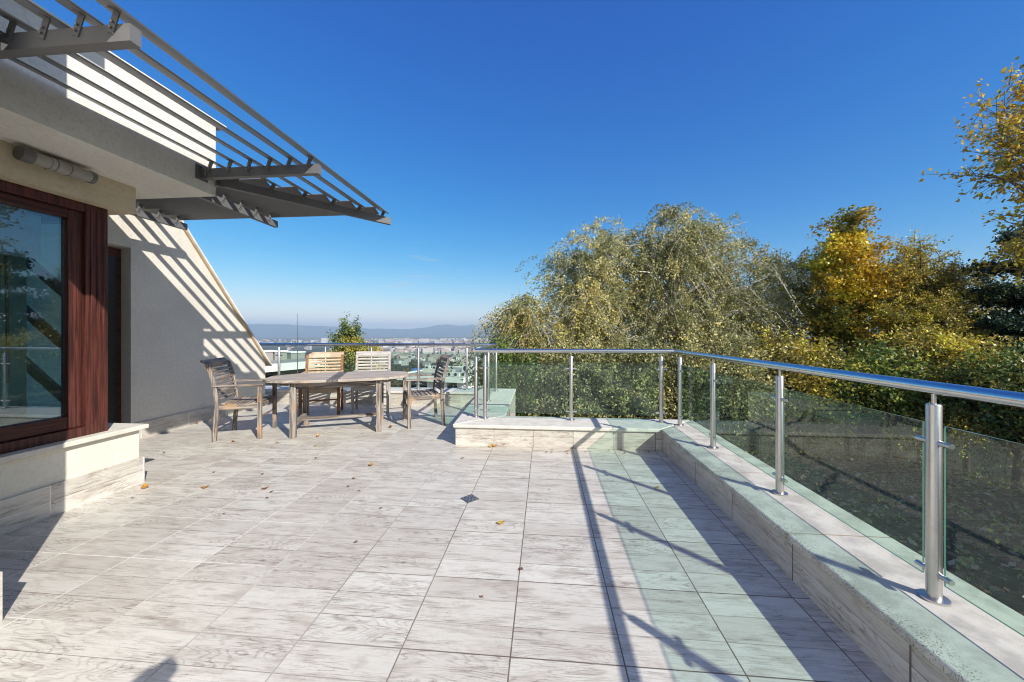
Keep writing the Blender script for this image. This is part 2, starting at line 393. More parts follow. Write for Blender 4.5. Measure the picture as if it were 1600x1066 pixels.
# ------------------------------------------------------------------ parapet walls with copings
def parapet(label, poly, cop, matw, matc, top=.205, ct=.245):
    x = sum(p[0] for p in poly) / len(poly); y = sum(p[1] for p in poly) / len(poly)
    t = thing('parapet_wall', label, 'wall', (x, y, 0))
    MB().prism(poly, -4.5, top).build('wall', matw, t)
    MB().prism(cop, top + .001, ct).build('coping', matc, t, .008)
    return t
# right wall, cross wall, side wall, far wall
parapet('long low tiled parapet with lichen-edged coping beside the open terrace floor',
        [(1.295, -4), (1.765, -4), (1.765, 4.16), (1.295, 4.16)], [(1.272, -4), (1.785, -4), (1.785, 4.61), (1.272, 4.135)], M['tile_y'], M['stone_lichen'])
parapet('low tiled parapet crossing behind the open floor, with white coping and fallen leaves at its foot',
        [(-1.03, 4.165), (1.76, 4.165), (1.76, 4.60), (-1.03, 4.60)], [(-1.055, 4.140), (1.268, 4.140), (1.76, 4.62), (-.50, 4.63)], M['tile_x'], M['stone'])
parapet('short narrow tiled parapet running back from the white-coped cross wall towards the city view',
        [(-1.034, 4.605), (-.52, 4.605), (-.55, 6.88), (-1.155, 6.40)], [(-1.058, 4.145), (-.503, 4.634), (-.54, 6.90), (-1.165, 6.395)], M['tile_y'], M['stone'])
parapet('far low tiled parapet behind the table and chairs',
        [(-5.6, 6.42), (-1.16, 6.42), (-1.16, 6.86), (-5.6, 6.86)], [(-5.6, 6.395), (-1.17, 6.397), (-.545, 6.903), (-5.6, 6.903)], M['tile_x'], M['stone'])
# coping joints of the near walls are in the stone material; a joint strip on the cross coping:
# ------------------------------------------------------------------ railings
def railing(label, a, b, posts, ext0=0.0, ext1=0.0, zb=.245):
    a, b = Vector((*a, 0)), Vector((*b, 0)); d = (b - a).normalized(); n = Vector((d.y, -d.x, 0))
    t = thing('railing', label, 'railing', (a + b) / 2 + Vector((0, 0, zb)))
    MB().tube([a - d * ext0 + Vector((0, 0, 1.082)), b + d * ext1 + Vector((0, 0, 1.082))], .0255, 24).build('handrail', M['steel_rail'], t, 0, True)
    ps = [a + d * q for q in posts]
    for p in ps:
        mb = MB().tube([p + Vector((0, 0, zb + .006)), p + Vector((0, 0, 1.012)), p + Vector((0, 0, 1.018))], [.0235, .0235, .021], 20)
        mb.tube([p + Vector((0, 0, 1.018)), p + Vector((0, 0, 1.06))], .008, 10)
        po = mb.build('post', M['steel'], t, 0, True)
        MB().tube([p + Vector((0, 0, zb)), p + Vector((0, 0, zb + .009)), p + Vector((0, 0, zb + .013))], [.045, .045, .030], 24).build('base_flange', M['steel'], po, 0, True)
        for z in (.350, .868):
            MB().tube([p - d * .066 + Vector((0, 0, z)), p - d * .018 + Vector((0, 0, z))], .0105, 12).tube(
                [p + d * .018 + Vector((0, 0, z)), p + d * .066 + Vector((0, 0, z))], .0105, 12).build_split('clamp', M['steel'], po, smooth=True)
    for p, q in zip(ps[:-1], ps[1:]):
        pane(t, p + d * .040, q - d * .040, d, n)
    return t, ps, d, n
def pane(t, p, q, d, n):
    L = (q - p).length
    w = .004
    o = MB().obox((p + q) / 2 + Vector((0, 0, .631)), d * L / 2, n * w, Vector((0, 0, .309))).build('glass_panel', M['glass'], t)
    o.data.materials.append(M['glass_edge'])
    for pl in o.data.polygons:
        if abs(pl.normal.dot(n)) < .5: pl.material_index = 1
    return o
t, ps, d, n = railing('longest steel and glass railing, standing on the lichen-edged parapet',
                      (1.54, -2.5), (1.54, 4.47), [.275, 1.23, 2.185, 3.14, 4.095, 5.05, 6.005, 6.83], 1.5, .0)
t, ps, d, n = railing('steel and glass railing on the cross parapet, with trees straight behind it',
                      (-.86, 4.47), (1.54, 4.47), [.125, 1.18, 2.235], .0, .0)
t, ps, d, n = railing('short railing running back over the narrow side parapet, seen almost end-on',
                      (-.86, 4.47), (-.875, 6.68), [.07, 1.13, 2.1], .0, .0)
t, ps, d, n = railing('far railing with slim posts in front of the city view behind the table',
                      (-5.6, 6.68), (-.875, 6.68), [.45, 1.40, 2.32, 3.24, 4.16, 4.65], .0, .0)

# ------------------------------------------------------------------ the house
H = thing('house', 'cream rendered house with mahogany window, deep soffit and a sloping end wall', 'house', (-4.0, 2.2, 0))
MB().box(-7.5, -2.465, -4.0, 1.415, 0, 2.95).box(-7.5, -2.44, -4.0, 1.535, 2.951, 3.65).build('wall', M['plaster'], H)
MB().box(-7.6, -2.30, -4.1, 1.60, 3.652, 3.85).build('roof_edge', M['plaster_white'], H)
mb = MB().box(-2.465, -2.440, -4.0, 1.415, 0, .222).box(-3.40, -2.440, 1.4152, 1.440, 0, .222)
mb.build('skirting', M['tile_house'], H)
# upper parapet over the soffit (one white wall, shaded below by the louvres)
MB().box(-5.6, -2.95, 1.416, 3.04, 2.53, 3.155).build('upper_wall', M['plaster_white'], H)
cp = MB().box(-5.7, -2.925, 1.416, 3.125, 3.177, 3.205).build('upper_coping', M['capwhite'], H)
MB().box(-5.7, -2.944, 1.416, 3.10, 3.157, 3.176).build('coping_band', M['tan'], cp)
# beam with the lamp
MB().box(-3.95, -3.45, 1.416, 2.80, 2.305, 2.529).build('lintel_beam', M['plaster_beige'], H)
# plinth, sill
MB().box(-4.4, -3.50, 1.417, 2.865, 0, .468).build('plinth', M['cream'], H)
MB().box(-3.499, -3.475, 1.4405, 2.890, 0, .222).box(-4.4, -3.499, 2.8655, 2.890, 0, .222).build('plinth_skirting', M['tile_house'], H)
MB().box(-4.45, -3.455, 1.417, 2.91, .4685, .505).build('window_sill', M['sill'], H, .005)
# window: outer frame, sash, pane
w = MB().box(-3.60, -3.54, 2.525, 2.67, .506, 2.304)
for y in (2.555, 2.595, 2.635): w.box(-3.541, -3.534, y, y + .020, .60, 2.27)
w.box(-3.60, -3.54, 1.417, 2.5245, .506, .575).box(-3.60, -3.54, 1.417, 2.5245, 2.235, 2.304)
wf = w.build('window_frame', M['mahogany'], H, .006)
s = MB().box(-3.63, -3.565, 2.438, 2.5242, .576, 2.2345)
s.build('sash_stile', M['mahogany'], wf, .008)
MB().box(-3.63, -3.565, 1.417, 2.4375, .576, .675).box(-3.63, -3.565, 1.417, 2.4375, 2.165, 2.2345).build_split('sash_rail', M['mahogany_h'], wf, bevel=.008)
MB().box(-3.607, -3.599, 1.417, 2.4378, .6752, 2.1648).build('pane', M['win'], wf)
MB().box(-3.564, -3.556, 2.42, 2.47, .528, .540).build('drain_cap', M['capwhite'], wf)
# corner post and glazed return of the bay, room behind it
MB().box(-3.70, -3.601, 2.58, 2.669, .506, 2.304).box(-5.11, -3.701, 2.60, 2.668, .506, .60).box(-5.11, -3.701, 2.60, 2.668, 2.20, 2.304).build_split('return_frame', M['mahogany_h'], H)
MB().box(-5.11, -3.701, 2.63, 2.638, .601, 2.199).build('return_pane', M['winclear'], H)
MB().box(-5.11, -4.4, 2.60, 2.669, 0, .505).box(-5.11, -3.95, 2.60, 2.80, 2.305, 2.529).build_split('return_wall', M['plaster'], H)
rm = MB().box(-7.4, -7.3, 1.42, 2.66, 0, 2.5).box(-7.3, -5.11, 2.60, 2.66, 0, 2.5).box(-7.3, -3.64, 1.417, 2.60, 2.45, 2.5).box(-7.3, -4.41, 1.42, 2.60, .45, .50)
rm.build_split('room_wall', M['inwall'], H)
MB().box(-3.96, -3.86, 2.25, 2.40, .506, 2.44).build('inner_column', M['incol'], H)
MB().box(-3.70, -3.69, 1.42, 2.37, 1.84, 2.16).build('blind', M['blind'], H)
for k_ in range(3): MB().bar((-4.75, 2.585, 2.35 - .42 * k_), (-3.72, 2.585, 1.55 - .42 * k_), .03, .07).build('brace', M['inwall'], H)
for px_, sl_ in ((2.18, .02), (2.24, -.01)): MB().tube([(-3.75, px_, .95), (-3.75, px_ + sl_, 1.84)], .008, 8).build('blind_rod', M['cane'], H)
# main rear wall: niche with a dark door, then the wall with the sloping end
MB().prism([(3.98, 0), (6.11, 0), (6.11, .80), (4.34, 3.08), (3.045, 3.08), (3.045, 2.33), (3.98, 2.33)], -5.35, -4.97, 0).build('end_wall', M['plaster'], H)
MB().box(-5.5, -5.11, 2.67, 3.979, 0, 2.5).build('niche_wall', M['plaster'], H)
MB().box(-5.6, -4.97, 2.805, 3.044, 2.33, 2.529).build('lintel', M['plaster'], H)
dr = MB().box(-5.109, -5.085, 3.52, 3.97, .02, 2.31).build('door', M['mahogany_h'], H, .004)
MB().box(-5.084, -5.078, 3.60, 3.93, .12, 2.21).build('door_glass', M['dark'], dr)
MB().tube([(-5.06, 3.57, 1.0), (-5.06, 3.57, 1.14)], .01, 8).build('door_handle', M['steel'], dr)
sk = MB().box(-4.97, -4.948, 3.98, 6.14, 0, .20).box(-5.35, -4.97, 6.1105, 6.14, 0, .20); sk.build('wall_skirting', M['tile_house'], H)
# capping of the sloping edge
sd = Vector((0, 6.11 - 4.34, .80 - 3.08)).normalized(); su = Vector((0, -sd.z, sd.y)) * -1
if su.z < 0: su = -su
a = Vector((-5.15, 4.34, 3.08)); b = Vector((-5.15, 6.11, .80)); mid = (a + b) / 2
MB().obox(mid + su * .010 + sd * .03, sd * ((b - a).length / 2 + .08), su * .009, Vector((.215, 0, 0))).build('slope_capping', M['tan'], H)
MB().obox(mid + su * .030 + sd * .04, sd * ((b - a).length / 2 + .10), su * .0105, Vector((.225, 0, 0))).build('slope_flashing', M['capwhite'], H)

# ------------------------------------------------------------------ wall lamp on the lintel beam
lp = Vector((-3.375, 2.26, 2.462))
L = thing('wall_lamp', 'grey tube-shaped wall lamp fixed lengthways on the beige beam over the window', 'lamp', lp)
y0, y1 = 2.06, 2.45
bd = MB().tube([(lp.x, y0 + .03, lp.z), (lp.x, y1 - .02, lp.z)], .042, 24).build('body', M['lampgrey'], L, 0, True)
MB().tube([(lp.x, y0, lp.z), (lp.x, y0 + .004, lp.z), (lp.x, y0 + .06, lp.z)], [.044, .0465, .0465], 24).build('end_cap', M['lampdark'], L, 0, True)
MB().tube([(lp.x, y1 - .025, lp.z), (lp.x, y1, lp.z)], [.0455, .0455], 24).build('end_cap', M['lampdark'], L, 0, True)
MB().tube([(lp.x, 2.20, lp.z), (lp.x, 2.33, lp.z)], .0462, 24).build('collar', M['lampgrey'], L, 0, True)
MB().tube([(lp.x, 2.225, lp.z), (lp.x, 2.232, lp.z)], .0475, 24).build('ring', M['lampdark'], L, 0, True)
MB().tube([(lp.x, 2.298, lp.z), (lp.x, 2.305, lp.z)], .0475, 24).build('ring', M['lampdark'], L, 0, True)
MB().box(-3.45, -3.40, 2.23, 2.30, 2.43, 2.51).build('wall_plate', M['lampgrey'], L, .004)

# ------------------------------------------------------------------ louvre canopy
K = thing('louvre_canopy', 'grey metal louvre canopy wrapping the corner of the house', 'canopy', (-2.95, 3.0, 2.63))
TI = R(21); BW = .066; BT = .0045
ZB = 2.772
def blade_y(x, y0, y1):                        # blade along Y, outer (right) edge lower
    MB().obox((x, (y0 + y1) / 2, ZB), (0, (y1 - y0) / 2, 0), (BW * math.cos(TI), 0, -BW * math.sin(TI)), (BT * math.sin(TI), 0, BT * math.cos(TI))).build('louvre_blade', M['blade'], K)
def blade_x(y, x0, x1):
    MB().obox(((x0 + x1) / 2, y, ZB), ((x1 - x0) / 2, 0, 0), (0, BW * math.cos(TI), -BW * math.sin(TI)), (0, BT * math.sin(TI), BT * math.cos(TI))).build('louvre_blade', M['blade'], K)
XS = [-2.845 + .180 * i for i in range(6)]; YS = [3.15 + .216 * i for i in range(6)]
def hip_y(x): return 3.04 + (x + 2.95) * 1.29 / 1.05
def hip_x(y): return -2.95 + (y - 3.04) * 1.05 / 1.29
for x in XS: blade_y(x, 1.31 if x > -2.46 else 1.417 if x < -2.465 else 1.417, hip_y(x) + .02)
for y in YS: blade_x(y, -5.75 if y > 4.4 else -5.75, hip_x(y) - .03)
def bracket(a, b, tabs, side, wplate=True):
    """channel beam from the wall at a to its free end at b, with tilted tabs that hold the blades"""
    a, b = Vector(a), Vector(b); d = (b - a); L = d.length; d.normalize(); n = Vector((d.y, -d.x, 0)) * side
    mb = MB(); z0, z1 = 2.636, 2.715
    mb.obox((a + b) / 2 + Vector((0, 0, (z0 + z1) / 2)), d * L / 2, n * .004, Vector((0, 0, (z1 - z0) / 2)))
    mb.obox((a + b) / 2 - n * .024 + Vector((0, 0, z0 + .0035)), d * L / 2, n * .0195, Vector((0, 0, .0035)))
    mb.obox((a + b) / 2 - n * .024 + Vector((0, 0, z1 - .0035)), d * L / 2, n * .0195, Vector((0, 0, .0035)))
    mb.obox(b - d * .003 - n * .024 + Vector((0, 0, (z0 + z1) / 2)), d * .003, n * .0195, Vector((0, 0, (z1 - z0) / 2 - .0075)))
    br = mb.build('bracket', M['paint'], K)
    pl = MB().obox(a + d * .006 + Vector((0, 0, 2.675)), d * .005, n * .055, Vector((0, 0, .06)))
    pl.obox(a + d * .03 + n * .008 + Vector((0, 0, 2.675)), d * .03, n * .0035, Vector((0, 0, .05)))
    pl.build('wall_plate', M['paint'], br)
    bo = MB()
    for z in (2.645, 2.700):
        for k in (.03, ): bo.tube([a + d * k + n * .011 + Vector((0, 0, z)), a + d * k + n * .024 + Vector((0, 0, z))], .010, 6)
    bo.build_split('bolt', M['bolt'], br)
    up = (d * math.sin(TI) + Vector((0, 0, math.cos(TI)))).normalized(); al = (d * math.cos(TI) - Vector((0, 0, math.sin(TI))))
    tb = MB(); tbolt = MB()
    for q in tabs:
        bc = a + d * q + Vector((0, 0, ZB))     # blade centre line
        foot = bc - up * .105; head = bc - up * .007
        tb.obox((foot + head) / 2 + n * .007, up * ((head - foot).length / 2), al * .017, n * .0025)
        tb.obox(head + n * .018 - up * .0, al * .019, n * .013, up * .002)
        for k in (.035, .062): tbolt.tube([foot + up * (k - .012) + n * .009, foot + up * (k - .012) + n * .018], .0055, 6)
    tb.build_split('blade_tab', M['paint'], br, 2); tbolt.build_split('tab_bolt', M['bolt'], br, 2)
    return br
tx = [x + 2.95 for x in XS]
bracket((-2.95, 1.51, 0), (-1.885, 1.51, 0), tx, 1)
bracket((-2.95, 2.90, 0), (-1.885, 2.90, 0), tx, 1)
hl = math.hypot(1.05, 1.29)
bracket((-2.95, 3.04, 0), (-1.885, 3.04 + 1.29 * 1.065 / 1.05, 0), [q * hl / 1.05 for q in tx], 1)
ty = [y - 3.04 for y in YS]
bracket((-3.37, 3.04, 0), (-3.37, 4.35, 0), ty, 1)
bracket((-4.62, 3.04, 0), (-4.62, 4.35, 0), ty, 1)

# ------------------------------------------------------------------ teak table
TA = math.atan2(.381, .924)
T = thing('patio_table', 'weathered grey teak table with clipped ends, chairs around it', 'table', (-2.77, 4.77, 0), TA, None, True)
out = [(-.88, -.17), (-.80, -.30), (-.60, -.42), (-.35, -.475), (.35, -.475), (.60, -.42), (.80, -.30), (.88, -.17), (.88, .17), (.80, .30), (.60, .42), (.35, .475), (-.35, .475), (-.60, .42), (-.80, .30), (-.88, .17)]
def clip_x(poly, x0, x1):
    for s_, lim in ((1, x0), (-1, x1)):
        r_ = []
        for i in range(len(poly)):
            p, q = poly[i], poly[(i + 1) % len(poly)]
            ip, iq = s_ * p[0] >= s_ * lim, s_ * q[0] >= s_ * lim
            if ip: r_.append(p)
            if ip != iq:
                k = (lim - p[0]) / (q[0] - p[0]); r_.append((lim, p[1] + k * (q[1] - p[1])))
        poly = r_
    return poly
def clip_y(poly, y0, y1):
    return [(b_, a_) for a_, b_ in clip_x([(y, x) for x, y in poly], y0, y1)]
tt = MB()
for (x0, x1) in ((-.90, -.105), (.025, .90)):
    q = -.48
    while q < .475:
        pl = clip_y(clip_x(out, x0, x1), q + .0025, q + .0935)
        if len(pl) > 2: tt.prism(pl, .690, .722 + random.uniform(-.0012, .0012))
        q += .096
tt.build('tabletop', M['table'], T, .002)
MB().box(-.102, -.042, -.474, .474, .689, .7205).box(-.038, .022, -.474, .474, .689, .7205).build_split('leaf_joint', wood('dark grey teak strip', (.22, .20, .19), (.10, .085, .08), 1, 22, .75), T, bevel=.002)
ap = MB()
for v in (-.33, .33): ap.bar((-.47, v, .645), (.47, v, .645), .025, .085)
for u in (-.5, .5): ap.bar((u, -.30, .645), (u, .30, .645), .025, .085)
for sx in (-1, 1): ap.prism([(sx * .52, -.40), (sx * .72, -.28), (sx * .72, .28), (sx * .52, .40)], .652, .688)
ap.build_split('apron', M['teak'], T, bevel=.003)
for u in (-.5, .5):
    for v in (-.333, .333): MB().box(u - .034, u + .034, v - .034, v + .034, 0, .689).build('leg', M['teak_v'], T, .004)
stc = MB()
for u in (-.5, .5): stc.bar((u, -.298, .155), (u, .298, .155), .045, .06)
stc.bar((-.477, 0, .158), (.477, 0, .158), .085, .034)
stc.build_split('stretcher', M['teak'], T, bevel=.004)

# ------------------------------------------------------------------ teak armchairs (front looks along +X)
def make_chair(label, loc, rz, mats):
    body, slat, leg = mats
    t = thing('armchair', label, 'chair', loc, rz, 'teak armchairs round the table', True)
    hw = .265
    def prof(z):                                # x of the back post at height z, leaning and scrolling backwards
        if z < .44: return -.215 - .03 * (1 - z / .44)
        k = (z - .44) / .54; return -.215 - .045 * k - .080 * k ** 2.5
    for s_ in (-1, 1):
        mb = MB(); zs = [0, .2, .42, .52, .62, .72, .79, .85, .90, .93]; pts = [(prof(z), z) for z in zs]
        poly = [(x + .021, z) for x, z in pts] + [(x - .021, z) for x, z in reversed(pts)]
        i = len(mb.v)
        mb.prism([(x, z) for x, z in poly], s_ * hw - .019, s_ * hw + .019, 1)
        mb.build('leg', leg, t, .004)
        MB().box(.205, .250, s_ * hw - .021, s_ * hw + .021, 0, .648).build('leg', leg, t, .004)
        arm = MB()
        for x0, x1, wd in ((-.265, .0, .024), (.0, .275, .029)):
            arm.box(x0, x1 - .0005, s_ * (hw + .004) - wd, s_ * (hw + .004) + wd, .649, .674)
        arm.build('armrest', body, t, .006)
    st = MB()
    for k in range(7): st.box(-.19 + k * .062, -.19 + k * .062 + .050, -.243, .243, .432 - .012 * math.sin(math.pi * k / 6), .450 - .012 * math.sin(math.pi * k / 6))
    st.build('seat', slat, t, .003)
    fr = MB()
    for s_ in (-1, 1): fr.bar((-.215, s_ * .2625, .405), (.203, s_ * .2625, .405), .024, .062)
    fr.bar((.228, -.243, .405), (.228, .243, .405), .024, .055); fr.bar((-.205, -.243, .405), (-.205, .243, .405), .022, .055)
    fr.build_split('seat_rail', body, t, bevel=.003)
    MB().bar((.228, -.243, .262), (.228, .243, .262), .018, .022).build('stretcher', leg, t, .002)
    bk = MB()
    for k in range(8):
        z = .500 + .050 * k; x = prof(z); dx = prof(z + .02) - prof(z - .02); u = Vector((dx, 0, .04)).normalized(); nn = Vector((u.z, 0, -u.x))
        bk.obox((x, 0, z), (0, .2455, 0), u * .0165, nn * .007)
    x0 = prof(.905); u = Vector((prof(.93) - prof(.88), 0, .05)).normalized(); nn = Vector((u.z, 0, -u.x))
    bk.obox((x0, 0, .910), (0, .2455, 0), u * .027, nn * .0095)
    x0 = prof(.935) - .006; u = Vector((-.72, 0, .5)).normalized(); nn = Vector((u.z, 0, -u.x))
    bk.obox((x0 - .020, 0, .948), (0, .287, 0), u * .038, nn * .011)
    bk.build('backrest', slat, t, .003)
    return t
grey = (M['teak'], M['teak_y'], M['teak_v'])
c1 = make_chair('grey teak armchair left of the table, seen from its side near the sloping wall', (-3.81, 4.38, 0), TA - .02, grey)
c4 = dup(c1, (-1.76, 5.17, 0), TA + math.pi + .10, 'grey teak armchair right of the table, standing nearest the glass railing corner')
c3 = make_chair('silvery grey teak armchair behind the right half of the table, before the far railing', (-2.87, 5.86, 0), TA - math.pi / 2 - .03, (M['silver'], M['silver'], M['silver_v']))
c2 = make_chair('honey-brown teak armchair behind the left half of the table', (-3.55, 5.56, 0), TA - math.pi / 2 + .03, (M['teak_warm'], M['teak_warm'], M['teak_dark']))

# ------------------------------------------------------------------ floor drain
g = thing('floor_drain', 'small square metal drain grate set diagonally in the floor tiles', 'drain', P(734, 2.865, 0.0), R(45), None, True)
MB().box(-.054, .054, -.054, .054, .0005, .004).build('plate', plain('drain steel', (.15, .15, .16), .4, .6), g, .001)
hb = MB()
for i in range(5):
    for j in range(5):
        if (i + j) % 2 == 0: hb.box(-.042 + i * .0185, -.042 + i * .0185 + .0105, -.042 + j * .0185, -.042 + j * .0185 + .0105, .0042, .006)
hb.build('grille', plain('drain grille', (.45, .45, .46), .35, .8), g)

# ------------------------------------------------------------------ fallen leaves on the terrace
LEAFC = [leaf_mat('fallen leaf %s' % n_, [(0, c_), (1, tuple(x * .8 for x in c_))], .2) for n_, c_ in
         (('ochre', (.52, .27, .05)), ('rust', (.34, .13, .035)), ('yellow', (.62, .38, .05)), ('brown', (.20, .10, .04)))]
def leaf_mesh(sz, curl, seed):
    rr = random.Random(seed); mb = MB(); n_ = 7
    wv = [0.03, .34, .52, .50, .36, .17, .01]
    for k in range(n_):
        x = (k / (n_ - 1) - .5) * sz; z = .004 + curl * sz * (k / (n_ - 1) - .5) ** 2 * 2
        for s_ in (-1, 0, 1):
            mb.v.append((x, s_ * wv[k] * sz * .8 * rr.uniform(.85, 1.1), z + abs(s_) * curl * sz * .22 * rr.uniform(.6, 1.3)))
    for k in range(n_ - 1):
        for s_ in (0, 1):
            a_ = k * 3 + s_; mb.f.append((a_, a_ + 1, a_ + 4, a_ + 3))
    i = len(mb.v); x = sz * .5
    mb.v += [(x - .002, -.0012, .005), (x + sz * .35, -.001, .006), (x + sz * .35, .001, .006), (x - .002, .0012, .005)]; mb.f.append((i, i + 1, i + 2, i + 3))
    return mb
def floor_at(px, py, z=0.0):
    zc = 571 * (1.30 - z) / (py - 520.5); return P(px, zc, z)
leaves = [(226, 765, .075, 0, 'curled ochre leaf on the floor just beside the house plinth'),
          (321, 763, .075, 0, 'ochre leaf on the tiles a step from the house plinth, left of the rust one'),
          (414, 765, .070, 1, 'rust-brown leaf lying flat on the tiles left of the floor drain'),
          (580, 729, .060, 0, 'tan curled leaf on the floor between the table and the drain'),
          (783, 819, .062, 2, 'yellow leaf lying nearest the floor drain, on its camera side'),
          (773, 698, .085, 0, 'largest ochre leaf of the little heap at the foot of the cross parapet'),
          (787, 697, .07, 1, 'rust leaf at the right of the heap under the cross parapet'),
          (766, 699, .06, 2, 'yellow leaf at the left of the heap under the cross parapet'),
          (887, 706, .05, 0, 'small ochre leaf alone below the cross parapet beside the rail shadow'),
          (610, 669, .075, 1, 'round rust leaf on the floor under the right chair'),
          (364, 691, .06, 1, 'rust leaf in front of the left armchair'),
          (433, 693, .055, 0, 'small ochre leaf between the left chair and the table'),
          (496, 683, .06, 0, 'ochre leaf just in front of the table leg'),
          (493, 698, .055, 2, 'yellow leaf in front of the table, away from the leg'),
          (1026, 764, .05, 2, 'yellow leaf lying in the green glass shadow by the right parapet'),
          (307, 663, .06, 1, 'rust leaf beside the skirting of the rear wall'),
          (723, 717, .04, 3, 'small brown leaf on the tiles between table and cross parapet'),
          (553, 749, .035, 3, 'tiny brown leaf beside the tan curled leaf')]
for i, (px, py, sz, ci, lab) in enumerate(leaves):
    o = leaf_mesh(sz * .82, .35 if i % 3 else .9, i).build('fallen_leaf', LEAFC[ci], None, 0, True)
    o.location = floor_at(px, py); o.rotation_euler = (random.uniform(-.15, .15), random.uniform(-.15, .15), random.uniform(0, 6.3))
    o.location.z = .004
    tag(o, lab, 'leaf', 'fallen leaves on the terrace floor')

cm = leaf_mesh(.022, .5, 99).build('leaf_crumb', LEAFC[3], None, 0, True); rr9 = random.Random(21)
for i in range(26):
    o = cm if i == 0 else cm.copy()
    if i: C.objects.link(o)
    px, py = rr9.choice(((rr9.uniform(250, 900), rr9.uniform(690, 1000)), (rr9.uniform(180, 600), rr9.uniform(690, 800)), (rr9.uniform(850, 1020), rr9.uniform(702, 712))))
    o.location = floor_at(px, py); o.location.z = .003; o.rotation_euler = (0, 0, rr9.uniform(0, 6.3)); o.scale = (rr9.uniform(.6, 1.3),) * 3
    tag(o, 'tiny dark crumb of dry leaf on the pale tiles', 'leaf crumb', 'leaf crumbs strewn over the tiles')

# ------------------------------------------------------------------ the photographer's camera on its tripod (casts the shadow at the bottom edge)
tp = thing('camera_tripod', 'black tripod with a camera, standing on the terrace tiles', 'tripod', (0, -.16, 0))
MB().box(-.05, .05, -.19, -.10, 1.245, 1.325).box(-.022, .022, -.18, -.11, 1.3255, 1.342).tube([(0, -.10, 1.295), (0, -.055, 1.295)], .035, 16).build('camera_body', M['black'], tp, .006)
MB().tube([(0, -.15, .85), (0, -.15, 1.243)], .018, 12).box(-.04, .04, -.19, -.11, 1.19, 1.2445).build('column', M['black'], tp)
for an in (90, 210, 330): MB().tube([(0, -.15, 1.0), (.42 * math.cos(R(an)), -.15 + .42 * math.sin(R(an)) * .9, .0)], [.016, .011], 10).build('leg', M['black'], tp)

# ------------------------------------------------------------------ terrain, plain, mountains
def ground_z(x, y):
    dd = math.hypot(x, y)
    pts = [(0, -6.2), (25, -6.6), (60, -11.5), (120, -19.5), (200, -28), (500, -52), (1000, -76), (1500, -92), (2350, -112), (60000, -112)]
    for (a_, za), (b_, zb) in zip(pts, pts[1:]):
        if dd <= b_: 
            z = za + (zb - za) * (dd - a_) / (b_ - a_); break
    def ss(t): t = min(1.0, max(0.0, t)); return t * t * (3 - 2 * t)
    z += 3.8 * ss((x - 1.9) / 3.2) * ss((26 - dd) / 12)
    right = max(0.0, x) / max(1.0, dd)
    rise = right * min(dd, 300) * .02
    return z + rise
NA, rings_ = 160, [0, 1.5, 2.2, 2.9, 3.6, 4.4, 5.3, 6.4, 7.7, 9.2, 11, 13, 15, 17, 19, 21, 23.5, 26, 30, 45, 60, 80, 120, 170, 240, 350, 500, 750, 1000, 1500, 2350, 4000, 7000, 12000, 18000, 24000]
mb = MB(); rr = random.Random(3)
for r_ in rings_:
    for k in range(NA):
        an = 2 * math.pi * k / NA; x, y = r_ * math.cos(an), r_ * math.sin(an)
        mb.v.append((x, y, ground_z(x, y) + (rr.uniform(-.02, .02) * min(r_, 60) if 8 < r_ < 2000 and r_ > 27 else rr.uniform(-.05, .05))))
for i in range(len(rings_) - 1):
    for k in range(NA):
        a_ = i * NA + k; b_ = i * NA + (k + 1) % NA; mb.f.append((a_, b_, b_ + NA, a_ + NA))
gg = G('ground cover'); v = gg.pos()
n1 = gg.noise(v, .012, 6, .65); n2 = gg.noise(v, .9, 5, .65); n3 = gg.noise(v, 9, 4, .7)
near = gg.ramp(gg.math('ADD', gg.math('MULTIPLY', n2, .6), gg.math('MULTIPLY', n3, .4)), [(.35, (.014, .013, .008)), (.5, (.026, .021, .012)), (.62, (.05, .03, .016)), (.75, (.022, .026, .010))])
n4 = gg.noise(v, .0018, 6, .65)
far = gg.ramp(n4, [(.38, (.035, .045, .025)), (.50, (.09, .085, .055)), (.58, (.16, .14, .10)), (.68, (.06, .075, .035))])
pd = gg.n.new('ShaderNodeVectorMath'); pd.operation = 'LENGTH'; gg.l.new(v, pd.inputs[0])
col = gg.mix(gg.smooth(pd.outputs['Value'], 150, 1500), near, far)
gg.bump(n3, .5, .05)
o = mb.build('ground', gg.fin(col, .95, 0, .1), None, 0, True); o['kind'] = 'structure'

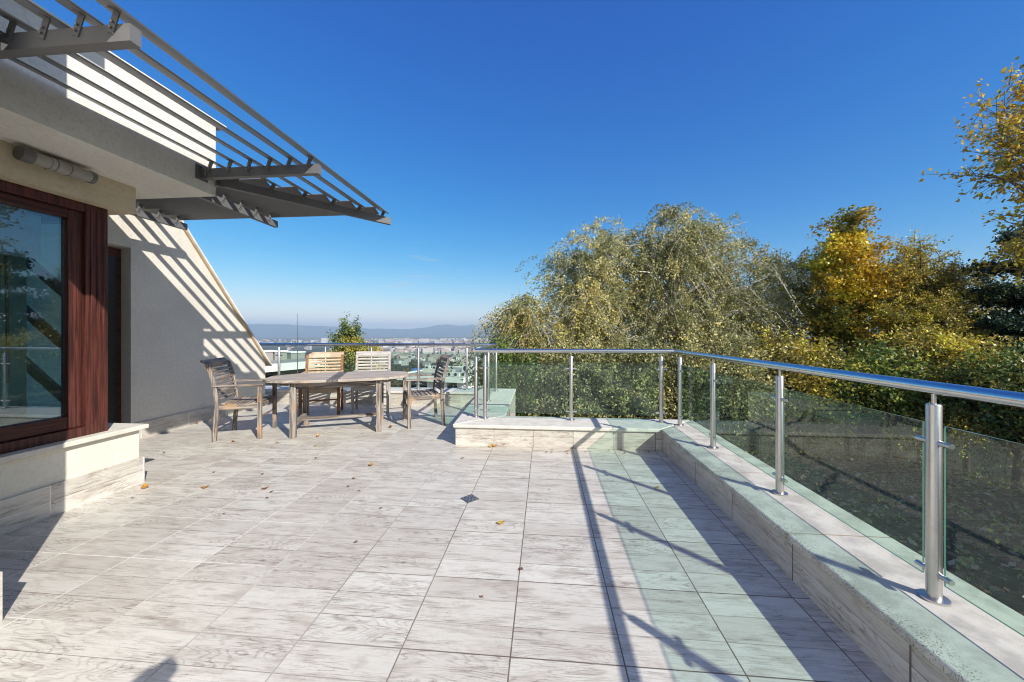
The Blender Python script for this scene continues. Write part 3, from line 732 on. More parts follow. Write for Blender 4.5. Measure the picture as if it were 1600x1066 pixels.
rl = np.random.default_rng(77)
def fbm(x, seed):
    s_ = 0; a_ = 1; f_ = 1; t_ = 0
    for k in range(6):
        i = math.floor(x * f_); q = x * f_ - i; q = q * q * (3 - 2 * q)
        h0 = math.sin((i + seed * 13.7 + k * 7.1) * 127.1) * 43758.5453; h1 = math.sin((i + 1 + seed * 13.7 + k * 7.1) * 127.1) * 43758.5453
        s_ += a_ * ((h0 - math.floor(h0)) * (1 - q) + (h1 - math.floor(h1)) * q); t_ += a_; a_ *= .5; f_ *= 2
    return s_ / t_
def ridge(name, D, depth, hmin, hmax, seed, col):
    mb = MB(); N_ = 240; rows = 9
    for j in range(rows):
        k = j / (rows - 1)
        for i in range(N_):
            an = R(30 + 150 * i / (N_ - 1)); base = hmin + (hmax - hmin) * fbm(i * .07 + seed, seed)
            dd = D + depth * k; pro = math.sin(math.pi * min(1, k * 1.0)) ** 1.2
            h = base * pro * (.72 + .56 * fbm(i * .21 + j * .9 + seed, seed + 5)) if 0 < j < rows - 1 else -5
            mb.v.append((dd * math.cos(an), dd * math.sin(an), -112 + h))
    for j in range(rows - 1):
        for i in range(N_ - 1):
            a_ = j * N_ + i; mb.f.append((a_, a_ + 1, a_ + N_ + 1, a_ + N_))
    g_ = G(name); n_ = g_.noise(g_.pos(), .0012, 6, .65)
    o = mb.build(name, g_.fin(g_.ramp(n_, [(.35, col), (.65, tuple(x * 1.6 for x in col))]), .95, 0, .1), None, 0, True); o['kind'] = 'structure'
ridge('mountains', 12500, 7000, 250, 520, 2, (.045, .055, .04))

# ------------------------------------------------------------------ city in the plain
cg = G('city facades'); v = cg.pos(); p = cg.sep(v)
at = cg.n.new('ShaderNodeAttribute'); at.attribute_name = 'tone'
wallc = cg.ramp(at.outputs['Fac'], [(0, (.46, .42, .37)), (.15, (.66, .63, .58)), (.3, (.34, .30, .26)), (.45, (.52, .43, .35)), (.6, (.22, .21, .21)), (.75, (.48, .46, .44)), (.9, (.30, .15, .10))], 'CONSTANT')
fl = cg.math('GREATER_THAN', cg.math('FRACT', cg.math('DIVIDE', p[2], 3.0)), .52)
cl = cg.math('GREATER_THAN', cg.math('FRACT', cg.math('DIVIDE', cg.math('ADD', p[0], cg.math('MULTIPLY', p[1], .37)), 3.4)), .42)
geo = cg.n.new('ShaderNodeNewGeometry'); nz = cg.math('LESS_THAN', cg.sep(geo.outputs['Normal'])[2], .5)
colc = cg.mix(cg.math('MULTIPLY', cg.math('MULTIPLY', fl, cl), cg.math('MULTIPLY', nz, .75)), wallc, (.09, .10, .12))
M['city'] = cg.fin(colc, .8, 0, .2)
rc = random.Random(11)
def city_box(mb, tones, x, y, w_, d_, h_, an, tone):
    z = ground_z(x, y); ca, sa = math.cos(an), math.sin(an)
    mb.obox((x, y, z + h_ / 2 - 1), (ca * w_ / 2, sa * w_ / 2, 0), (-sa * d_ / 2, ca * d_ / 2, 0), (0, 0, h_ / 2 + 1)); tones += [tone] * 6
def tone_attr(o, tones):
    at_ = o.data.attributes.new('tone', 'FLOAT', 'FACE'); at_.data.foreach_set('value', np.array(tones, dtype=np.float32))
mb = MB(); tones = []
for i in range(6500):
    D = 620 * (6600 / 620) ** (rc.random() ** .62); px = rc.uniform(380, 1150) if rc.random() < .6 else rc.uniform(590, 790); q = P(px, D)
    dens = fbm(q.x * .0011 + 5, 3) * .6 + fbm(q.y * .0012, 8) * .4
    if dens < .50 and rc.random() < .85: continue
    if px < 560 and D < 3600 and rc.random() < .93: continue
    if D < 1500 and (px < 590 or px > 800): continue
    big = rc.random() < (.25 if D > 1600 else .05)
    w_ = rc.uniform(25, 60) if big else rc.uniform(8, 19); h_ = rc.uniform(14, 30) if big else rc.uniform(5, 10)
    city_box(mb, tones, q.x, q.y, w_, rc.uniform(11, 18), h_, rc.choice((.25, .25 + math.pi / 2, .9, rc.uniform(0, 3))), rc.random())
o = mb.build('distant_city', M['city']); tone_attr(o, tones); o['kind'] = 'stuff'; o['label'] = 'pale buildings of the city spread over the hazy plain'; o['category'] = 'city'
def block(px, D, w_, h_, tone, an, label, name='apartment_block', cat='building', group='large pale blocks standing out of the city'):
    q = P(px, D); mb = MB(); tn = []; city_box(mb, tn, q.x, q.y, w_, w_ * .45, h_, an, tone)
    mb2 = MB(); t2 = []; z = ground_z(q.x, q.y) + h_
    mb.obox((q.x, q.y, z + 1.2), (math.cos(an) * w_ * .2, math.sin(an) * w_ * .2, 0), (-math.sin(an) * w_ * .1, math.cos(an) * w_ * .1, 0), (0, 0, 1.6)); tn += [tone] * 6
    o = mb.build(name, M['city']); tone_attr(o, tn); tag(o, label, cat, group)
block(507, 3600, 52, 62, .22, .1, 'white slab tower rising above the far railing, left of the small tree', 'tower_block', 'tower', None)
block(517, 3500, 26, 92, .72, .1, 'dark slim tower beside the white slab tower', 'tower_block', 'tower', None)
for i in range(26):
    px = rc.uniform(600, 765); D = rc.uniform(2600, 5600)
    block(px, D, rc.uniform(40, 85), rc.uniform(22, 48), rc.choice((.05, .22, .25, .58, .88)), rc.uniform(-.2, .35), 'pale apartment block in the distant city beyond the far railing')

# ------------------------------------------------------------------ trees
def bark(name, col, dark, birch=False):
    g_ = G(name); p_ = g_.sep(g_.obj())
    n_ = g_.noise(g_.vec(p_[0], p_[1], g_.math('MULTIPLY', p_[2], 4 if birch else .6)), 9, 5, .65)
    c_ = g_.mix(g_.smooth(n_, .52, .62) if birch else g_.smooth(n_, .3, .7), col, dark); g_.bump(n_, .6, .01)
    return g_.fin(c_, .85, 0, .2)
BK = {'birch': bark('birch bark', (.66, .62, .56), (.07, .06, .05), True), 'brown': bark('brown bark', (.085, .065, .05), (.03, .024, .02)),
      'grey': bark('grey bark', (.26, .235, .20), (.12, .10, .085))}
LM = {
 'birch': leaf_mat('birch leaves', [(0, (.056, .060, .024)), (.35, (.108, .110, .046)), (.62, (.172, .163, .072)), (.84, (.25, .208, .085)), (1, (.38, .215, .05))], .32, 3.0),
 'pale': leaf_mat('pale birch leaves', [(0, (.10, .11, .03)), (.4, (.19, .18, .06)), (.75, (.28, .23, .07)), (1, (.38, .24, .05))], .32, 2.0),
 'golden': leaf_mat('golden poplar leaves', [(0, (.10, .10, .012)), (.3, (.26, .155, .014)), (.65, (.47, .24, .018)), (1, (.58, .33, .03))], .35, 2.2),
 'topgreen': leaf_mat('green poplar leaves', [(0, (.045, .075, .014)), (.6, (.10, .125, .02)), (1, (.32, .22, .02))], .30, 2.0),
 'olive': leaf_mat('olive leaves', [(0, (.045, .046, .012)), (.45, (.105, .090, .022)), (.75, (.20, .145, .022)), (1, (.42, .24, .02))], .30, 3.3),
 'tulip': leaf_mat('autumn gold leaves', [(0, (.075, .095, .02)), (.25, (.25, .17, .025)), (.6, (.46, .24, .022)), (1, (.58, .34, .05))], .38, 2.0),
 'green': leaf_mat('green leaves', [(0, (.022, .040, .010)), (.6, (.055, .078, .016)), (.9, (.11, .115, .022)), (1, (.30, .17, .02))], .28, 3.4),
 'needle': leaf_mat('pine needles', [(0, (.010, .022, .013)), (.6, (.024, .045, .024)), (1, (.05, .075, .035))], .10, 1.8),
 'shade': leaf_mat('dull green leaves', [(0, (.020, .032, .010)), (.6, (.042, .058, .014)), (1, (.12, .10, .02))], .25, 3.8),
}
def unit(v): return v / (np.linalg.norm(v, axis=1, keepdims=True) + 1e-9)
def leaf_object(name, mat, Cn, D, a_, b_, tone, parent, rng):
    n_ = len(Cn); s_ = unit(np.cross(D, rng.normal(size=(n_, 3))))
    V = np.empty((n_, 4, 3), dtype=np.float32)
    V[:, 0] = Cn - D * a_[:, None]; V[:, 1] = Cn + s_ * b_[:, None] - D * (a_ * .15)[:, None]; V[:, 2] = Cn + D * a_[:, None]; V[:, 3] = Cn - s_ * b_[:, None] - D * (a_ * .15)[:, None]
    V -= np.array(parent['_base'], dtype=np.float32) if parent is not None else 0
    me = bpy.data.meshes.new(name); me.vertices.add(n_ * 4); me.vertices.foreach_set('co', V.ravel())
    me.loops.add(n_ * 4); me.loops.foreach_set('vertex_index', np.arange(n_ * 4, dtype=np.int32))
    me.polygons.add(n_); me.polygons.foreach_set('loop_start', np.arange(0, n_ * 4, 4, dtype=np.int32)); me.polygons.foreach_set('loop_total', np.full(n_, 4, dtype=np.int32))
    me.update(calc_edges=True)
    t_ = me.attributes.new('tone', 'FLOAT', 'FACE'); t_.data.foreach_set('value', np.clip(tone, 0, 1).astype(np.float32))
    me.materials.append(mat)
    o = bpy.data.objects.new(name, me); C.objects.link(o)
    if parent is not None: o.parent = parent; o['_base'] = tuple(parent['_base'])
    return o
def tree(name, label, base, top, lobes, nl, twigs, per, leaf, kind, bk, droop=.3, tw=(.5, 1.2), trunk_r=.14, seed=1, group=None, tonef=None, extra=None, cat='tree', tshift=0.0, tevery=2, rise=.55, flat=0.0, shell=.74):
    """lobes: (centre, radii) ellipsoids the limbs reach into; leaves sit along drooping twigs"""
    rng = np.random.default_rng(seed); base = Vector(base); top = Vector(top)
    t = thing(name, label, cat, base, 0, group)
    mb = MB(); H_ = top.z - base.z
    def tr(k): return base.lerp(top, k) + Vector((math.sin(k * 5 + seed) * .02 * H_ * k, math.cos(k * 4 + seed * 2) * .02 * H_ * k, 0))
    ks = [0, .12, .25, .4, .55, .7, .85, 1.0]
    mb.tube([tr(k) for k in ks], [trunk_r * (1.25 if k == 0 else 1 - .93 * k) for k in ks], 9, False)
    vol = np.array([r_[0] * r_[1] * r_[2] for _, r_ in lobes]) ** .7; vol /= vol.sum()
    PC, PD, TN = [], [], []
    for i in range(nl):
        c_, r_ = lobes[rng.choice(len(lobes), p=vol)]
        u = rng.normal(size=3); u /= np.linalg.norm(u); q = u * (shell + (1 - shell) * rng.random()) if rng.random() < .7 else u * rng.random() ** .4 * .8
        tip = Vector((c_[0] + q[0] * r_[0], c_[1] + q[1] * r_[1], c_[2] + q[2] * r_[2]))
        hd = math.hypot(tip.x - tr(.5).x, tip.y - tr(.5).y)
        sz = max(base.z + H_ * .10, min(top.z - .1, tip.z - hd * rise - .2)); k0 = (sz - base.z) / H_
        st = tr(k0); rad = max(.012, trunk_r * (1 - .93 * k0) * (.80 if bk == 'birch' else .60))
        midp = st.lerp(tip, .5) + Vector((*(rng.normal(size=2) * .10), .18 * hd * (1 - flat)))
        pts = [st.lerp(midp, s_ * 2) if s_ <= .5 else midp.lerp(tip, s_ * 2 - 1) for s_ in (0, .25, .5, .75, 1)]
        pts = [p_ + Vector(rng.normal(size=3) * .05) * (0 if j == 0 else 1) for j, p_ in enumerate(pts)]
        mb.tube(pts, [rad, rad * .8, rad * .6, rad * .4, max(.004, rad * .15)], 5, False)
        ct = rng.normal() * .20
        for w_ in range(twigs):
            s_ = rng.uniform(.30, 1.0); j = min(3, int(s_ * 4)); a0 = np.array(pts[j].lerp(pts[j + 1], s_ * 4 - j))
            L_ = rng.uniform(*tw); dr = np.array(tip - st); dr /= (np.linalg.norm(dr) + 1e-6)
            d_ = dr * .55 + rng.normal(size=3) * .75; d_[2] *= (1 - flat); d_ /= np.linalg.norm(d_)
            n_ = max(3, int(per * L_)); s2 = rng.random(n_) ** .8
            if w_ % tevery == 0:
                e_ = [a0 + d_ * L_ * x_ + np.array((0, 0, -droop * L_ * x_ * x_)) for x_ in (0, .5, 1)]
                mb.tube(e_, [.010, .007, .004], 3, False)
            pc = a0 + d_ * (L_ * s2)[:, None]; pc[:, 2] -= droop * L_ * s2 ** 2
            pc += rng.normal(size=(n_, 3)) * leaf * .75
            dd = rng.normal(size=(n_, 3)) * .8 + d_ * .4; dd[:, 2] -= droop * .9
            PC.append(pc); PD.append(dd); TN.append(np.full(n_, ct) + rng.normal() * .08)
    PC = np.concatenate(PC); PD = unit(np.concatenate(PD)); n_ = len(PC)
    tone = .45 + tshift + np.concatenate(TN) + rng.normal(size=n_) * .17
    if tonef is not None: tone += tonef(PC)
    a_ = leaf * rng.uniform(.35, .62, n_); b_ = a_ * rng.uniform(.5, .72, n_)
    tk = mb.build('trunk', BK[bk], t, 0, True)
    leaf_object('crown', LM[kind], PC, PD, a_, b_, tone, t, rng)
    if extra: extra(t)
    return t
def lobe(px, zc, y, rx, ry, rz, dz=0):           # ellipsoid centred where row y meets column px at depth zc
    q = P(px, zc, ZY(y, zc)); return ((q.x, q.y, q.z), (rx, ry, rz))
GZ = -6.5
def gp(px, zc): q = P(px, zc); return (q.x, q.y, ground_z(q.x, q.y) - .2)
def tp_(px, zc, y): return tuple(P(px, zc, ZY(y, zc)))

tree('birch_tree', 'tallest broad weeping birch, olive-leaved with white limbs, straight behind the cross railing', gp(1065, 15), tp_(1045, 15, 322),
     [lobe(1025, 15, 398, 1.9, 1.9, 2.1), lobe(1105, 15.3, 395, 1.9, 2.0, 2.1), lobe(985, 14.8, 430, 1.8, 1.7, 2.1), lobe(1150, 15, 455, 1.5, 1.8, 2.1), lobe(1150, 15, 540, 1.7, 2.0, 2.2), lobe(1050, 14.6, 540, 2.6, 2.0, 2.3), lobe(1055, 14.6, 640, 2.6, 2.0, 2.0)],
     215, 13, 52, .080, 'birch', 'birch', .85, (.7, 1.8), .19, 3, tshift=-.06)
tree('birch_tree', 'birch with yellowing twig tips leaning left of the tallest birch', gp(915, 14.5), tp_(925, 14.5, 372),
     [lobe(930, 14.5, 408, 1.35, 1.4, 1.45), lobe(885, 14.4, 430, 1.0, 1.2, 1.2), lobe(885, 14.2, 490, 1.25, 1.4, 1.5), lobe(950, 14.4, 520, 1.5, 1.5, 1.7), lobe(900, 14, 600, 1.9, 1.7, 1.8)],
     125, 12, 48, .078, 'birch', 'birch', .8, (.6, 1.6), .12, 9, None, None, None, 'tree', .02)
tree('birch_tree', 'pale low drooping birch next to the city view', gp(822, 14), tp_(815, 14, 452),
     [lobe(812, 14, 500, .8, .9, 1.0), lobe(785, 14, 500, .45, .5, .45), lobe(850, 13.8, 530, 1.0, 1.2, 1.3), lobe(835, 13.5, 610, 1.35, 1.4, 1.6)],
     60, 12, 44, .075, 'pale', 'birch', .95, (.6, 1.5), .10, 5)
tree('birch_tree', 'olive birch between the tallest birch and the golden poplar', gp(1225, 17), tp_(1222, 17, 385),
     [lobe(1230, 17, 430, 1.7, 1.7, 1.6), lobe(1275, 16.5, 420, 1.2, 1.3, 1.5), lobe(1195, 16.5, 520, 1.7, 1.7, 1.9), lobe(1250, 16.5, 560, 1.8, 1.7, 2.0), lobe(1220, 16, 650, 2.2, 1.8, 2.0)],
     115, 12, 42, .085, 'olive', 'birch', .6, (.6, 1.4), .13, 12)
zt = ZY(372, 15)
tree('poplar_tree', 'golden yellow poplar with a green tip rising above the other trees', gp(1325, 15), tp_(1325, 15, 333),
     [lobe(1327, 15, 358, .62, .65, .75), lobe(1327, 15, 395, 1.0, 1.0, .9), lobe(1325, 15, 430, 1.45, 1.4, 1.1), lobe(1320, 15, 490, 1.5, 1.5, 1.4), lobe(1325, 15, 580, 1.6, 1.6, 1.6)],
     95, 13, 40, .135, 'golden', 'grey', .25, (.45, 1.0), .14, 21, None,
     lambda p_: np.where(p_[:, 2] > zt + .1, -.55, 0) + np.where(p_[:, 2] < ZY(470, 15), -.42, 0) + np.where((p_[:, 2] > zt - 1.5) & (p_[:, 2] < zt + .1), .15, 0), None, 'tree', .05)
tree('acacia_tree', 'feathery olive and yellow tree between the golden poplar and the dark pine', gp(1440, 14), tp_(1438, 14, 378),
     [lobe(1440, 14, 425, 1.2, 1.2, 1.2), lobe(1425, 13.8, 490, 1.5, 1.4, 1.3), lobe(1470, 13.8, 520, 1.4, 1.4, 1.4), lobe(1440, 13.5, 600, 2.0, 1.6, 1.7)],
     135, 13, 48, .075, 'olive', 'brown', .25, (.5, 1.1), .13, 31, None, None, None, 'tree', .16)
tree('tulip_tree', 'tallest open tree with gold leaves on pale limbs, in front of the dark pine', gp(1680, 10), tp_(1640, 10, 70),
     [lobe(1625, 10, 175, .95, 1.2, 1.1), lobe(1585, 10, 230, 1.05, 1.0, 1.0), lobe(1530, 10, 235, .55, .7, .75), lobe(1508, 10, 235, .45, .5, .6), lobe(1530, 10, 175, .5, .5, .5), lobe(1570, 10, 150, .5, .6, .55), lobe(1650, 10, 330, 1.2, 1.2, 1.4), lobe(1630, 10, 415, 1.05, 1.1, 1.0), lobe(1700, 10, 300, 1.5, 1.5, 2.4)],
     122, 8, 16, .13, 'tulip', 'grey', .15, (.35, .85), .15, 41, None, None, None, 'tree', .08, 1)
tree('pine_tree', 'dark pine with layered boughs behind the tall gold-leaved tree', gp(1640, 12.5), tp_(1630, 12.5, 335),
     [lobe(1610, 12.5, 372, .9, 1.0, .18), lobe(1595, 12.5, 415, 1.2, 1.2, .20), lobe(1600, 12.5, 455, 1.45, 1.4, .22), lobe(1590, 12.3, 500, 1.6, 1.5, .24), lobe(1590, 12.3, 545, 1.7, 1.6, .26)],
     80, 14, 120, .12, 'needle', 'brown', .05, (.25, .55), .17, 51, None, None, None, 'tree', 0, 2, .12, .65)
# lower storey behind the glass
under = [('olive bushy tree low behind the middle of the cross railing', 985, 12, 590, 1.8, 1.5, 'birch', 61), ('green shrub with orange tips below the small pale birch', 790, 12.5, 590, 1.1, 1.3, 'green', 62),
         ('leafy olive tree low behind the corner of the two railings', 1120, 11.5, 590, 1.7, 1.3, 'birch', 63), ('olive bushy tree low behind the second post of the right railing', 1235, 11.5, 585, 1.6, 1.1, 'olive', 64),
         ('dark green tree under the golden poplar above the right handrail', 1345, 10.8, 592, 1.3, 1.1, 'green', 65), ('olive bushy tree under the acacia above the right handrail', 1450, 11, 572, 1.3, 1.0, 'olive', 66),
         ('dark green shrub below the pine at the right edge', 1590, 9, 612, 1.5, .9, 'shade', 67), ('green crown low behind the left post of the cross railing', 890, 12.2, 610, 1.5, 1.3, 'birch', 68)]
for lab, px, zc, y, rx, rz, kd, sd_ in under:
    q = lobe(px, zc, y, rx, rx * .9, rz); q2 = lobe(px + 12, zc - .3, y + 85, rx * 1.1, rx, rz * 1.1) if px < 1000 else lobe(px + 40, zc + .8, y + 5, rx * .9, rx * .8, rz * .8)
    tree('bushy_tree', lab, gp(px, zc), (q[0][0], q[0][1], q[0][2] + rz * .8), [q, q2], 80, 12, 27, .095, kd, 'brown', .35, (.5, 1.4), .10, sd_, 'low trees behind the glass railings', shell=.45, tshift=-.12 if px < 1150 else .10)
# further trees to the right and behind that fill the gaps
for lab, px, zc, y, rx, rz, kd, sd_ in [('olive tree further back, seen between the tallest birch and the golden poplar', 1180, 22, 470, 2.4, 3.0, 'olive', 71), ('olive tree further back, showing right of the golden poplar', 1390, 21, 480, 2.4, 2.8, 'olive', 72),
                                        ('olive tree further back behind the yellowing birch', 960, 21, 510, 2.6, 2.4, 'olive', 73), ('olive tree further back beside the pine', 1510, 19, 490, 2.4, 2.6, 'olive', 74)]:
    q = lobe(px, zc, y, rx, rx * .9, rz); q2 = lobe(px, zc, y + 110, rx * 1.2, rx, rz)
    tree('broadleaf_tree', lab, gp(px, zc), (q[0][0], q[0][1], q[0][2] + rz * .85), [q, q2], 80, 12, 30, .125, kd, 'brown', .35, (.6, 1.3), .15, sd_)
# unseen trees added out of frame to shade the slope below the right parapet
for lab, x, y, kd, sd_ in (('unseen leafy tree added to shade the slope beside the terrace, nearest the house', 11.6, -4.2, 'olive', 91), ('unseen leafy tree added to shade the slope beside the terrace, second from the house', 11.0, -.6, 'green', 92), ('unseen leafy tree added to shade the slope beside the terrace, third from the house', 11.6, 3.2, 'olive', 93), ('unseen leafy tree added to shade the slope beside the terrace, farthest from the house', 12.4, 6.4, 'green', 94)):
    tree('broadleaf_tree', lab, (x, y, ground_z(x, y) - .2), (x, y, 3.7), [((x, y, 1.7), (2.2, 2.2, 2.1)), ((x + .4, y, .2), (2.4, 2.3, 1.6))], 80, 12, 26, .125, kd, 'brown', .35, (.6, 1.3), .15, sd_, shell=.5)
# young conifer-like poplar behind the far railing, and its small neighbour
tree('young_tree', 'young green tree with an orange lower crown standing behind the far railing', gp(548, 24), tp_(548, 24, 494),
     [lobe(548, 24, 515, .55, .6, .95), lobe(550, 24, 540, 1.1, 1.0, .9), lobe(550, 24, 560, 1.4, 1.2, 1.1), lobe(530, 24, 590, 1.35, 1.2, 1.2), lobe(565, 23.6, 610, 1.2, 1.2, 1.2)],
     120, 13, 30, .14, 'shade', 'brown', -.35, (.35, .85), .10, 81, None, lambda p_: np.where((p_[:, 2] < ZY(525, 24)) & (p_[:, 2] > ZY(565, 24)) & (p_[:, 0] > P(540, 24).x), .42, 0.0))
tree('young_tree', 'slim yellowish sapling right of the young green tree', gp(588, 26), tp_(588, 26, 532),
     [lobe(588, 26, 560, .5, .5, .9), lobe(588, 26, 600, .7, .7, 1.0)], 30, 9, 20, .14, 'olive', 'brown', .1, (.3, .7), .07, 82, None, None, None, 'tree', .2)
# wooded slope below the hill: one mass of small far trees
rng = np.random.default_rng(5); PCs, TNs, As = [], [], []
for i in range(1700):
    D = 75 * (1900 / 75) ** rng.random(); px = rng.uniform(330, 1250)
    if D > 560 and 590 < px < 790 and rng.random() < .45: continue
    if D < 110 and 590 < px < 760: continue
    q = P(px, D)
    if D > 700 and fbm(q.x * .004 + 3, 4) * .5 + fbm(q.y * .004, 6) * .5 < .46: continue
    h_ = rng.uniform(5, 9); gz = ground_z(q.x, q.y); n_ = int(np.clip(26000 / D, 60, 330)); lf = max(.22, D * .0022)
    u = rng.normal(size=(n_, 3)); u /= np.linalg.norm(u, axis=1, keepdims=True); u *= (rng.random(n_) ** .45)[:, None]
    PCs.append(np.array((q.x, q.y, gz + h_ * .55)) + u * np.array((h_ * .38, h_ * .38, h_ * .5))); TNs.append(np.full(n_, rng.normal() * .28) + rng.normal(size=n_) * .12); As.append(np.full(n_, lf))
Pc = np.concatenate(PCs); a_ = np.concatenate(As); n_ = len(Pc)
LM['wood'] = leaf_mat('far wood leaves', [(0, (.03, .04, .016)), (.35, (.065, .068, .025)), (.6, (.13, .085, .042)), (.8, (.20, .11, .05)), (1, (.34, .18, .04))], .2)
o = leaf_object('distant_wood', LM['wood'], Pc, unit(rng.normal(size=(n_, 3))), a_ * 1.0, a_ * .7, .42 + np.concatenate(TNs), None, rng)
o['kind'] = 'stuff'; o['label'] = 'autumn woodland on the slope between the houses and the city'; o['category'] = 'woodland'

# leaf litter on the ground below the right parapet
n_ = 9000; lx = rl.uniform(2.2, 17, n_); ly = rl.uniform(-2, 13, n_); lz = np.array([ground_z(a_, b_) for a_, b_ in zip(lx, ly)]) + rl.uniform(.05, .22, n_)
dv = rl.normal(size=(n_, 3)); dv[:, 2] *= .25; a_ = rl.uniform(.035, .085, n_)
LM['litter'] = leaf_mat('leaf litter', [(0, (.10, .05, .025)), (.5, (.26, .13, .06)), (.8, (.40, .25, .14)), (1, (.55, .45, .36))], .15)
o = leaf_object('leaf_litter', LM['litter'], np.stack([lx, ly, lz], 1), unit(dv), a_, a_ * .6, rl.random(n_), None, rl)
o['kind'] = 'stuff'; o['label'] = 'fallen autumn leaves littering the shaded ground below the terrace'; o['category'] = 'leaf litter'

n_ = 13000; cx_ = rl.uniform(2.6, 18, 500); cy_ = rl.uniform(-1, 15, 500); kk = rl.integers(0, 500, n_)
lx = cx_[kk] + rl.normal(size=n_) * .28; ly = cy_[kk] + rl.normal(size=n_) * .28; ok_ = lx > 2.3; lx, ly, kk = lx[ok_], ly[ok_], kk[ok_]; n_ = len(lx)
lz = np.array([ground_z(a_, b_) for a_, b_ in zip(lx, ly)]) + np.abs(rl.normal(size=n_)) * (.10 + .35 * ((kk % 7) == 0)) + .05
a_ = rl.uniform(.03, .06, n_); dv = rl.normal(size=(n_, 3)); dv[:, 2] = np.abs(dv[:, 2])
o = leaf_object('ground_plants', LM['green'], np.stack([lx, ly, lz], 1), unit(dv), a_, a_ * .6, .5 + rl.normal(size=n_) * .2, None, rl)
o['kind'] = 'stuff'; o['label'] = 'low green plants on the ground below the terrace'; o['category'] = 'ground cover'

# ------------------------------------------------------------------ neighbouring buildings down the slope
M['nwhite'] = plaster('neighbour white render', (.88, .86, .83), .2); M['nroof'] = plain('grey roof', (.30, .29, .27), .9); M['nwin'] = plain('dark window', (.03, .035, .04), .15)
M['ncurt'] = plain('pale panel', (.60, .58, .52), .7); M['nblue'] = plain('blue tarpaulin', (.05, .17, .48), .6); M['nmetal'] = plain('light unit casing', (.66, .66, .64), .5)
D = 55; q0 = P(612, D); q1 = P(724, D - 4); 
ax = Vector((q1.x - q0.x, q1.y - q0.y, 0)); Lb = ax.length; ax.normalize(); ay = Vector((-ax.y, ax.x, 0)); zr = ZY(588, 53)
AB = thing('flat_roof_house', 'white flat-roofed house below the far railing with rooftop cooling units', 'house', (q0.x, q0.y, zr - 8))
def at_(u, v, z): return Vector((q0.x, q0.y, zr)) + ax * u + ay * v + Vector((0, 0, z))
def bx(u0, u1, v0, v1, z0, z1): return at_((u0 + u1) / 2, (v0 + v1) / 2, (z0 + z1) / 2), ax * ((u1 - u0) / 2), ay * ((v1 - v0) / 2), Vector((0, 0, (z1 - z0) / 2))
mb = MB(); DB = 16
mb.obox(*bx(0, Lb, 0, DB, -.75, -.25)); mb.obox(*bx(0, Lb, 0, .25, -.25, 0)); mb.obox(*bx(Lb - .25, Lb, .25, DB, -.25, .0)); mb.obox(*bx(0, .25, .25, DB, -.25, 0)); mb.obox(*bx(.25, Lb - .25, DB - .25, DB, -.25, 0))
mb.build('roof', M['nwhite'], AB)
MB().obox(*bx(.25, Lb - .25, .25, DB - .25, -.249, -.20)).build('roof_deck', M['nroof'], AB)
MB().obox(*bx(1.0, Lb - .8, 1.4, DB - 1, -9, -.751)).build('wall', M['nwhite'], AB)
for u0, u1, m_ in ((1.2, 2.1, 'ncurt'), (2.2, 3.4, 'nwin'), (3.5, 5.3, 'nwin'), (5.5, 6.4, 'ncurt'), (6.5, 7.6, 'nwin'), (8.7, 9.6, 'nwin'), (9.7, 10.3, 'nwin')):
    if u1 < Lb - .9: MB().obox(*bx(u0, u1, 1.36, 1.399, -2.7, -.85)).build('window' if m_ == 'nwin' else 'panel', M[m_], AB)
MB().obox(*bx(1.0, Lb - .8, .1, 1.35, -3.0, -2.8)).build('balcony', M['nwhite'], AB)
def ac_unit(u, v, z, s, label, group='cooling units on the flat roof'):
    t = thing('cooling_unit', label, 'cooling unit', at_(u, v, z), 0, group)
    MB().obox(*bx(u - .45 * s, u + .45 * s, v - .18, v + .18, z + .05, z + .7 * s)).build('casing', M['nmetal'], t)
    c_ = at_(u - .1 * s, v - .185, z + .38 * s); MB().tube([c_, c_ - ay * .012], .24 * s, 16).build('fan_grille', M['nwin'], t)
    MB().obox(*bx(u - .4 * s, u + .4 * s, v - .1, v + .1, z, z + .05)).build('feet', M['nroof'], t)
for k, (u, v, s, lab) in enumerate(((Lb * .735, 2.0, 1.0, 'left cooling unit of the front row beside the railing post'), (Lb * .825, 2.0, 1.0, 'middle cooling unit of the front row'), (Lb * .905, 2.4, 1.0, 'right cooling unit of the front row'),
                           (Lb * .74, 7.5, 1.9, 'big box-shaped cooling unit with a fan, at the back of the roof'), (Lb * .92, 7.5, 1.9, 'big plain casing at the back right of the roof'), (Lb * .97, 4.5, 1.0, 'small cooling unit near the right roof edge'),
                           (Lb * .05, 9, 1.2, 'cooling unit on the far left of the roof, by the table edge'), (Lb * .17, 9, 1.2, 'white cooling unit left on the roof, second from the edge'))):
    ac_unit(u, v, -.199, s, lab)
tk = thing('roof_access', 'pale box-shaped roof access with a small chimney, behind the cooling units', 'roof box', at_(Lb * .85, 9, -.2))
MB().obox(*bx(Lb * .76, Lb * .97, 8.4, 10, -.199, 1.55)).build('box', M['nwhite'], tk); MB().obox(*bx(Lb * .82, Lb * .86, 9, 9.4, 1.551, 2.0)).build('chimney', M['nmetal'], tk)
sb = thing('roof_screen', 'long low pale screen wall across the flat roof', 'screen', at_(Lb * .4, 6, -.2))
MB().obox(*bx(Lb * .12, Lb * .62, 6, 6.15, -.199, .45)).build('panel', M['ncurt'], sb)
q = P(651, 95); ty_ = thing('blue_canopy', 'small bright blue roof beyond the flat-roofed house', 'canopy', (q.x, q.y, ZY(578, 95)))
MB().obox((q.x, q.y, ZY(577.5, 95)), (.9, .1, 0), (0, 1.2, 0), (0, 0, .22)).build('sheet', M['nblue'], ty_)
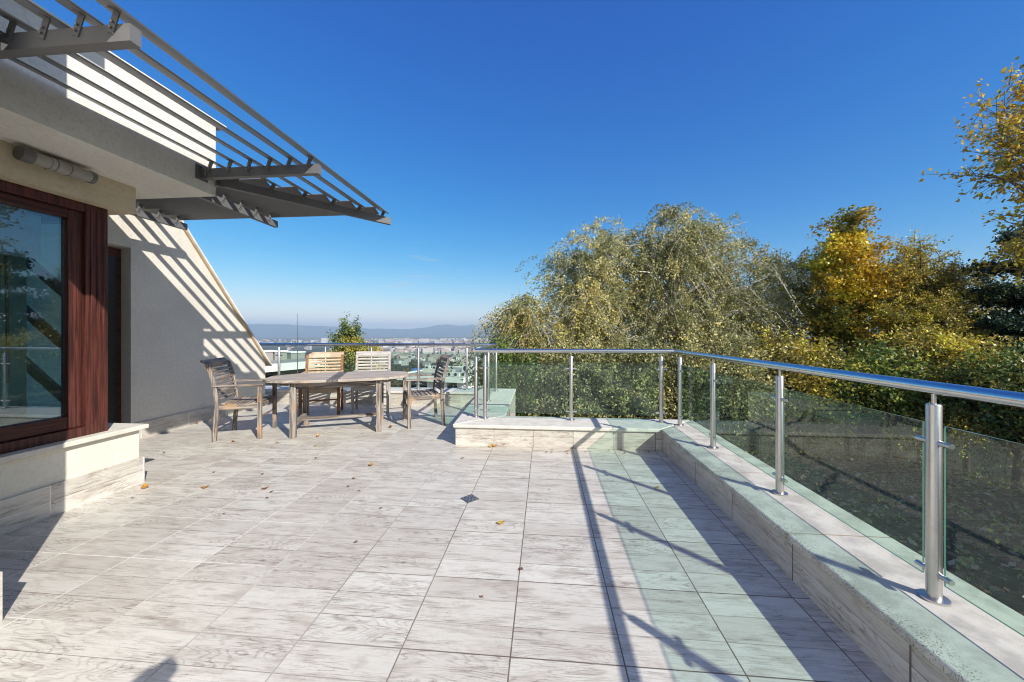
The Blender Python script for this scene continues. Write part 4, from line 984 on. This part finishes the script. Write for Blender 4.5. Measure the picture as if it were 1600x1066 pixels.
for s_ in (-.7, .7): MB().tube([(q.x + s_, q.y, ground_z(q.x, q.y)), (q.x + s_, q.y, ZY(577.5, 95) - .22)], .08, 6).build('post', M['nmetal'], ty_)
# left neighbour behind the glass
D = 34; q0 = P(395, D); q1 = P(520, D + 8); ax = Vector((q1.x - q0.x, q1.y - q0.y, 0)); Lb = ax.length; ax.normalize(); ay = Vector((-ax.y, ax.x, 0)); zr = ZY(566, 38)
NB = thing('terraced_house', 'pale flat-roofed house with roof boxes behind the left end of the far railing', 'house', (q0.x, q0.y, zr - 6))
mb = MB(); DB = 14
mb.obox(*bx(0, Lb, 0, DB, -.75, -.02)); mb.build('roof', M['nwhite'], NB)
MB().obox(*bx(.3, Lb - .3, .3, DB - .3, -.019, .02)).build('roof_deck', M['nroof'], NB)
MB().obox(*bx(.4, Lb - .4, 1.2, DB - .8, -8, -.751)).build('wall', plaster('olive render', (.26, .25, .17), .2), NB)
for u0, u1 in ((.8, 2.6), (3.2, 4.4), (5.4, 7.0)): MB().obox(*bx(u0, u1, 1.16, 1.199, -2.9, -1.2)).build('window', M['nwin'], NB)
for u0, u1, h_ in ((1.0, 2.9, .75), (3.1, 4.8, .95), (5.0, 6.4, .9), (6.9, 8.6, .7)):
    rb = MB().obox(*bx(u0, u1, 4.5, 7.5, .021, h_)).build('roof_box', M['nroof'], NB); MB().obox(*bx(u0 - .08, u1 + .08, 4.4, 7.6, h_ + .001, h_ + .14)).build('cap', M['nwhite'], rb)
# thin aerial mast behind the far railing
q = P(465, 30); am = MB().tube([(q.x, q.y, ZY(600, 30)), (q.x, q.y, ZY(520, 30)), (q.x, q.y, ZY(489, 30))], [.035, .025, .012], 6).build('aerial_mast', M['bolt'])
tag(am, 'thin aerial mast rising above the far railing left of the young tree', 'mast')

# ------------------------------------------------------------------ haze
hz = MB().box(-25500, 25500, -25500, 25500, -118, 620).build('haze', None); hz['kind'] = 'stuff'; hz['label'] = 'thin blue haze over the plain'
hm = bpy.data.materials.new('haze'); hm.use_nodes = True; nt = hm.node_tree; nt.nodes.remove(nt.nodes['Principled BSDF'])
pv = nt.nodes.new('ShaderNodeVolumePrincipled'); pv.inputs['Color'].default_value = (.60, .80, 1.0, 1); pv.inputs['Density'].default_value = 1.05e-4; pv.inputs['Anisotropy'].default_value = 0.0
nt.links.new(pv.outputs[0], nt.nodes['Material Output'].inputs['Volume']); hz.data.materials.append(hm)
for o in bpy.data.objects:
    if '_base' in o: del o['_base']
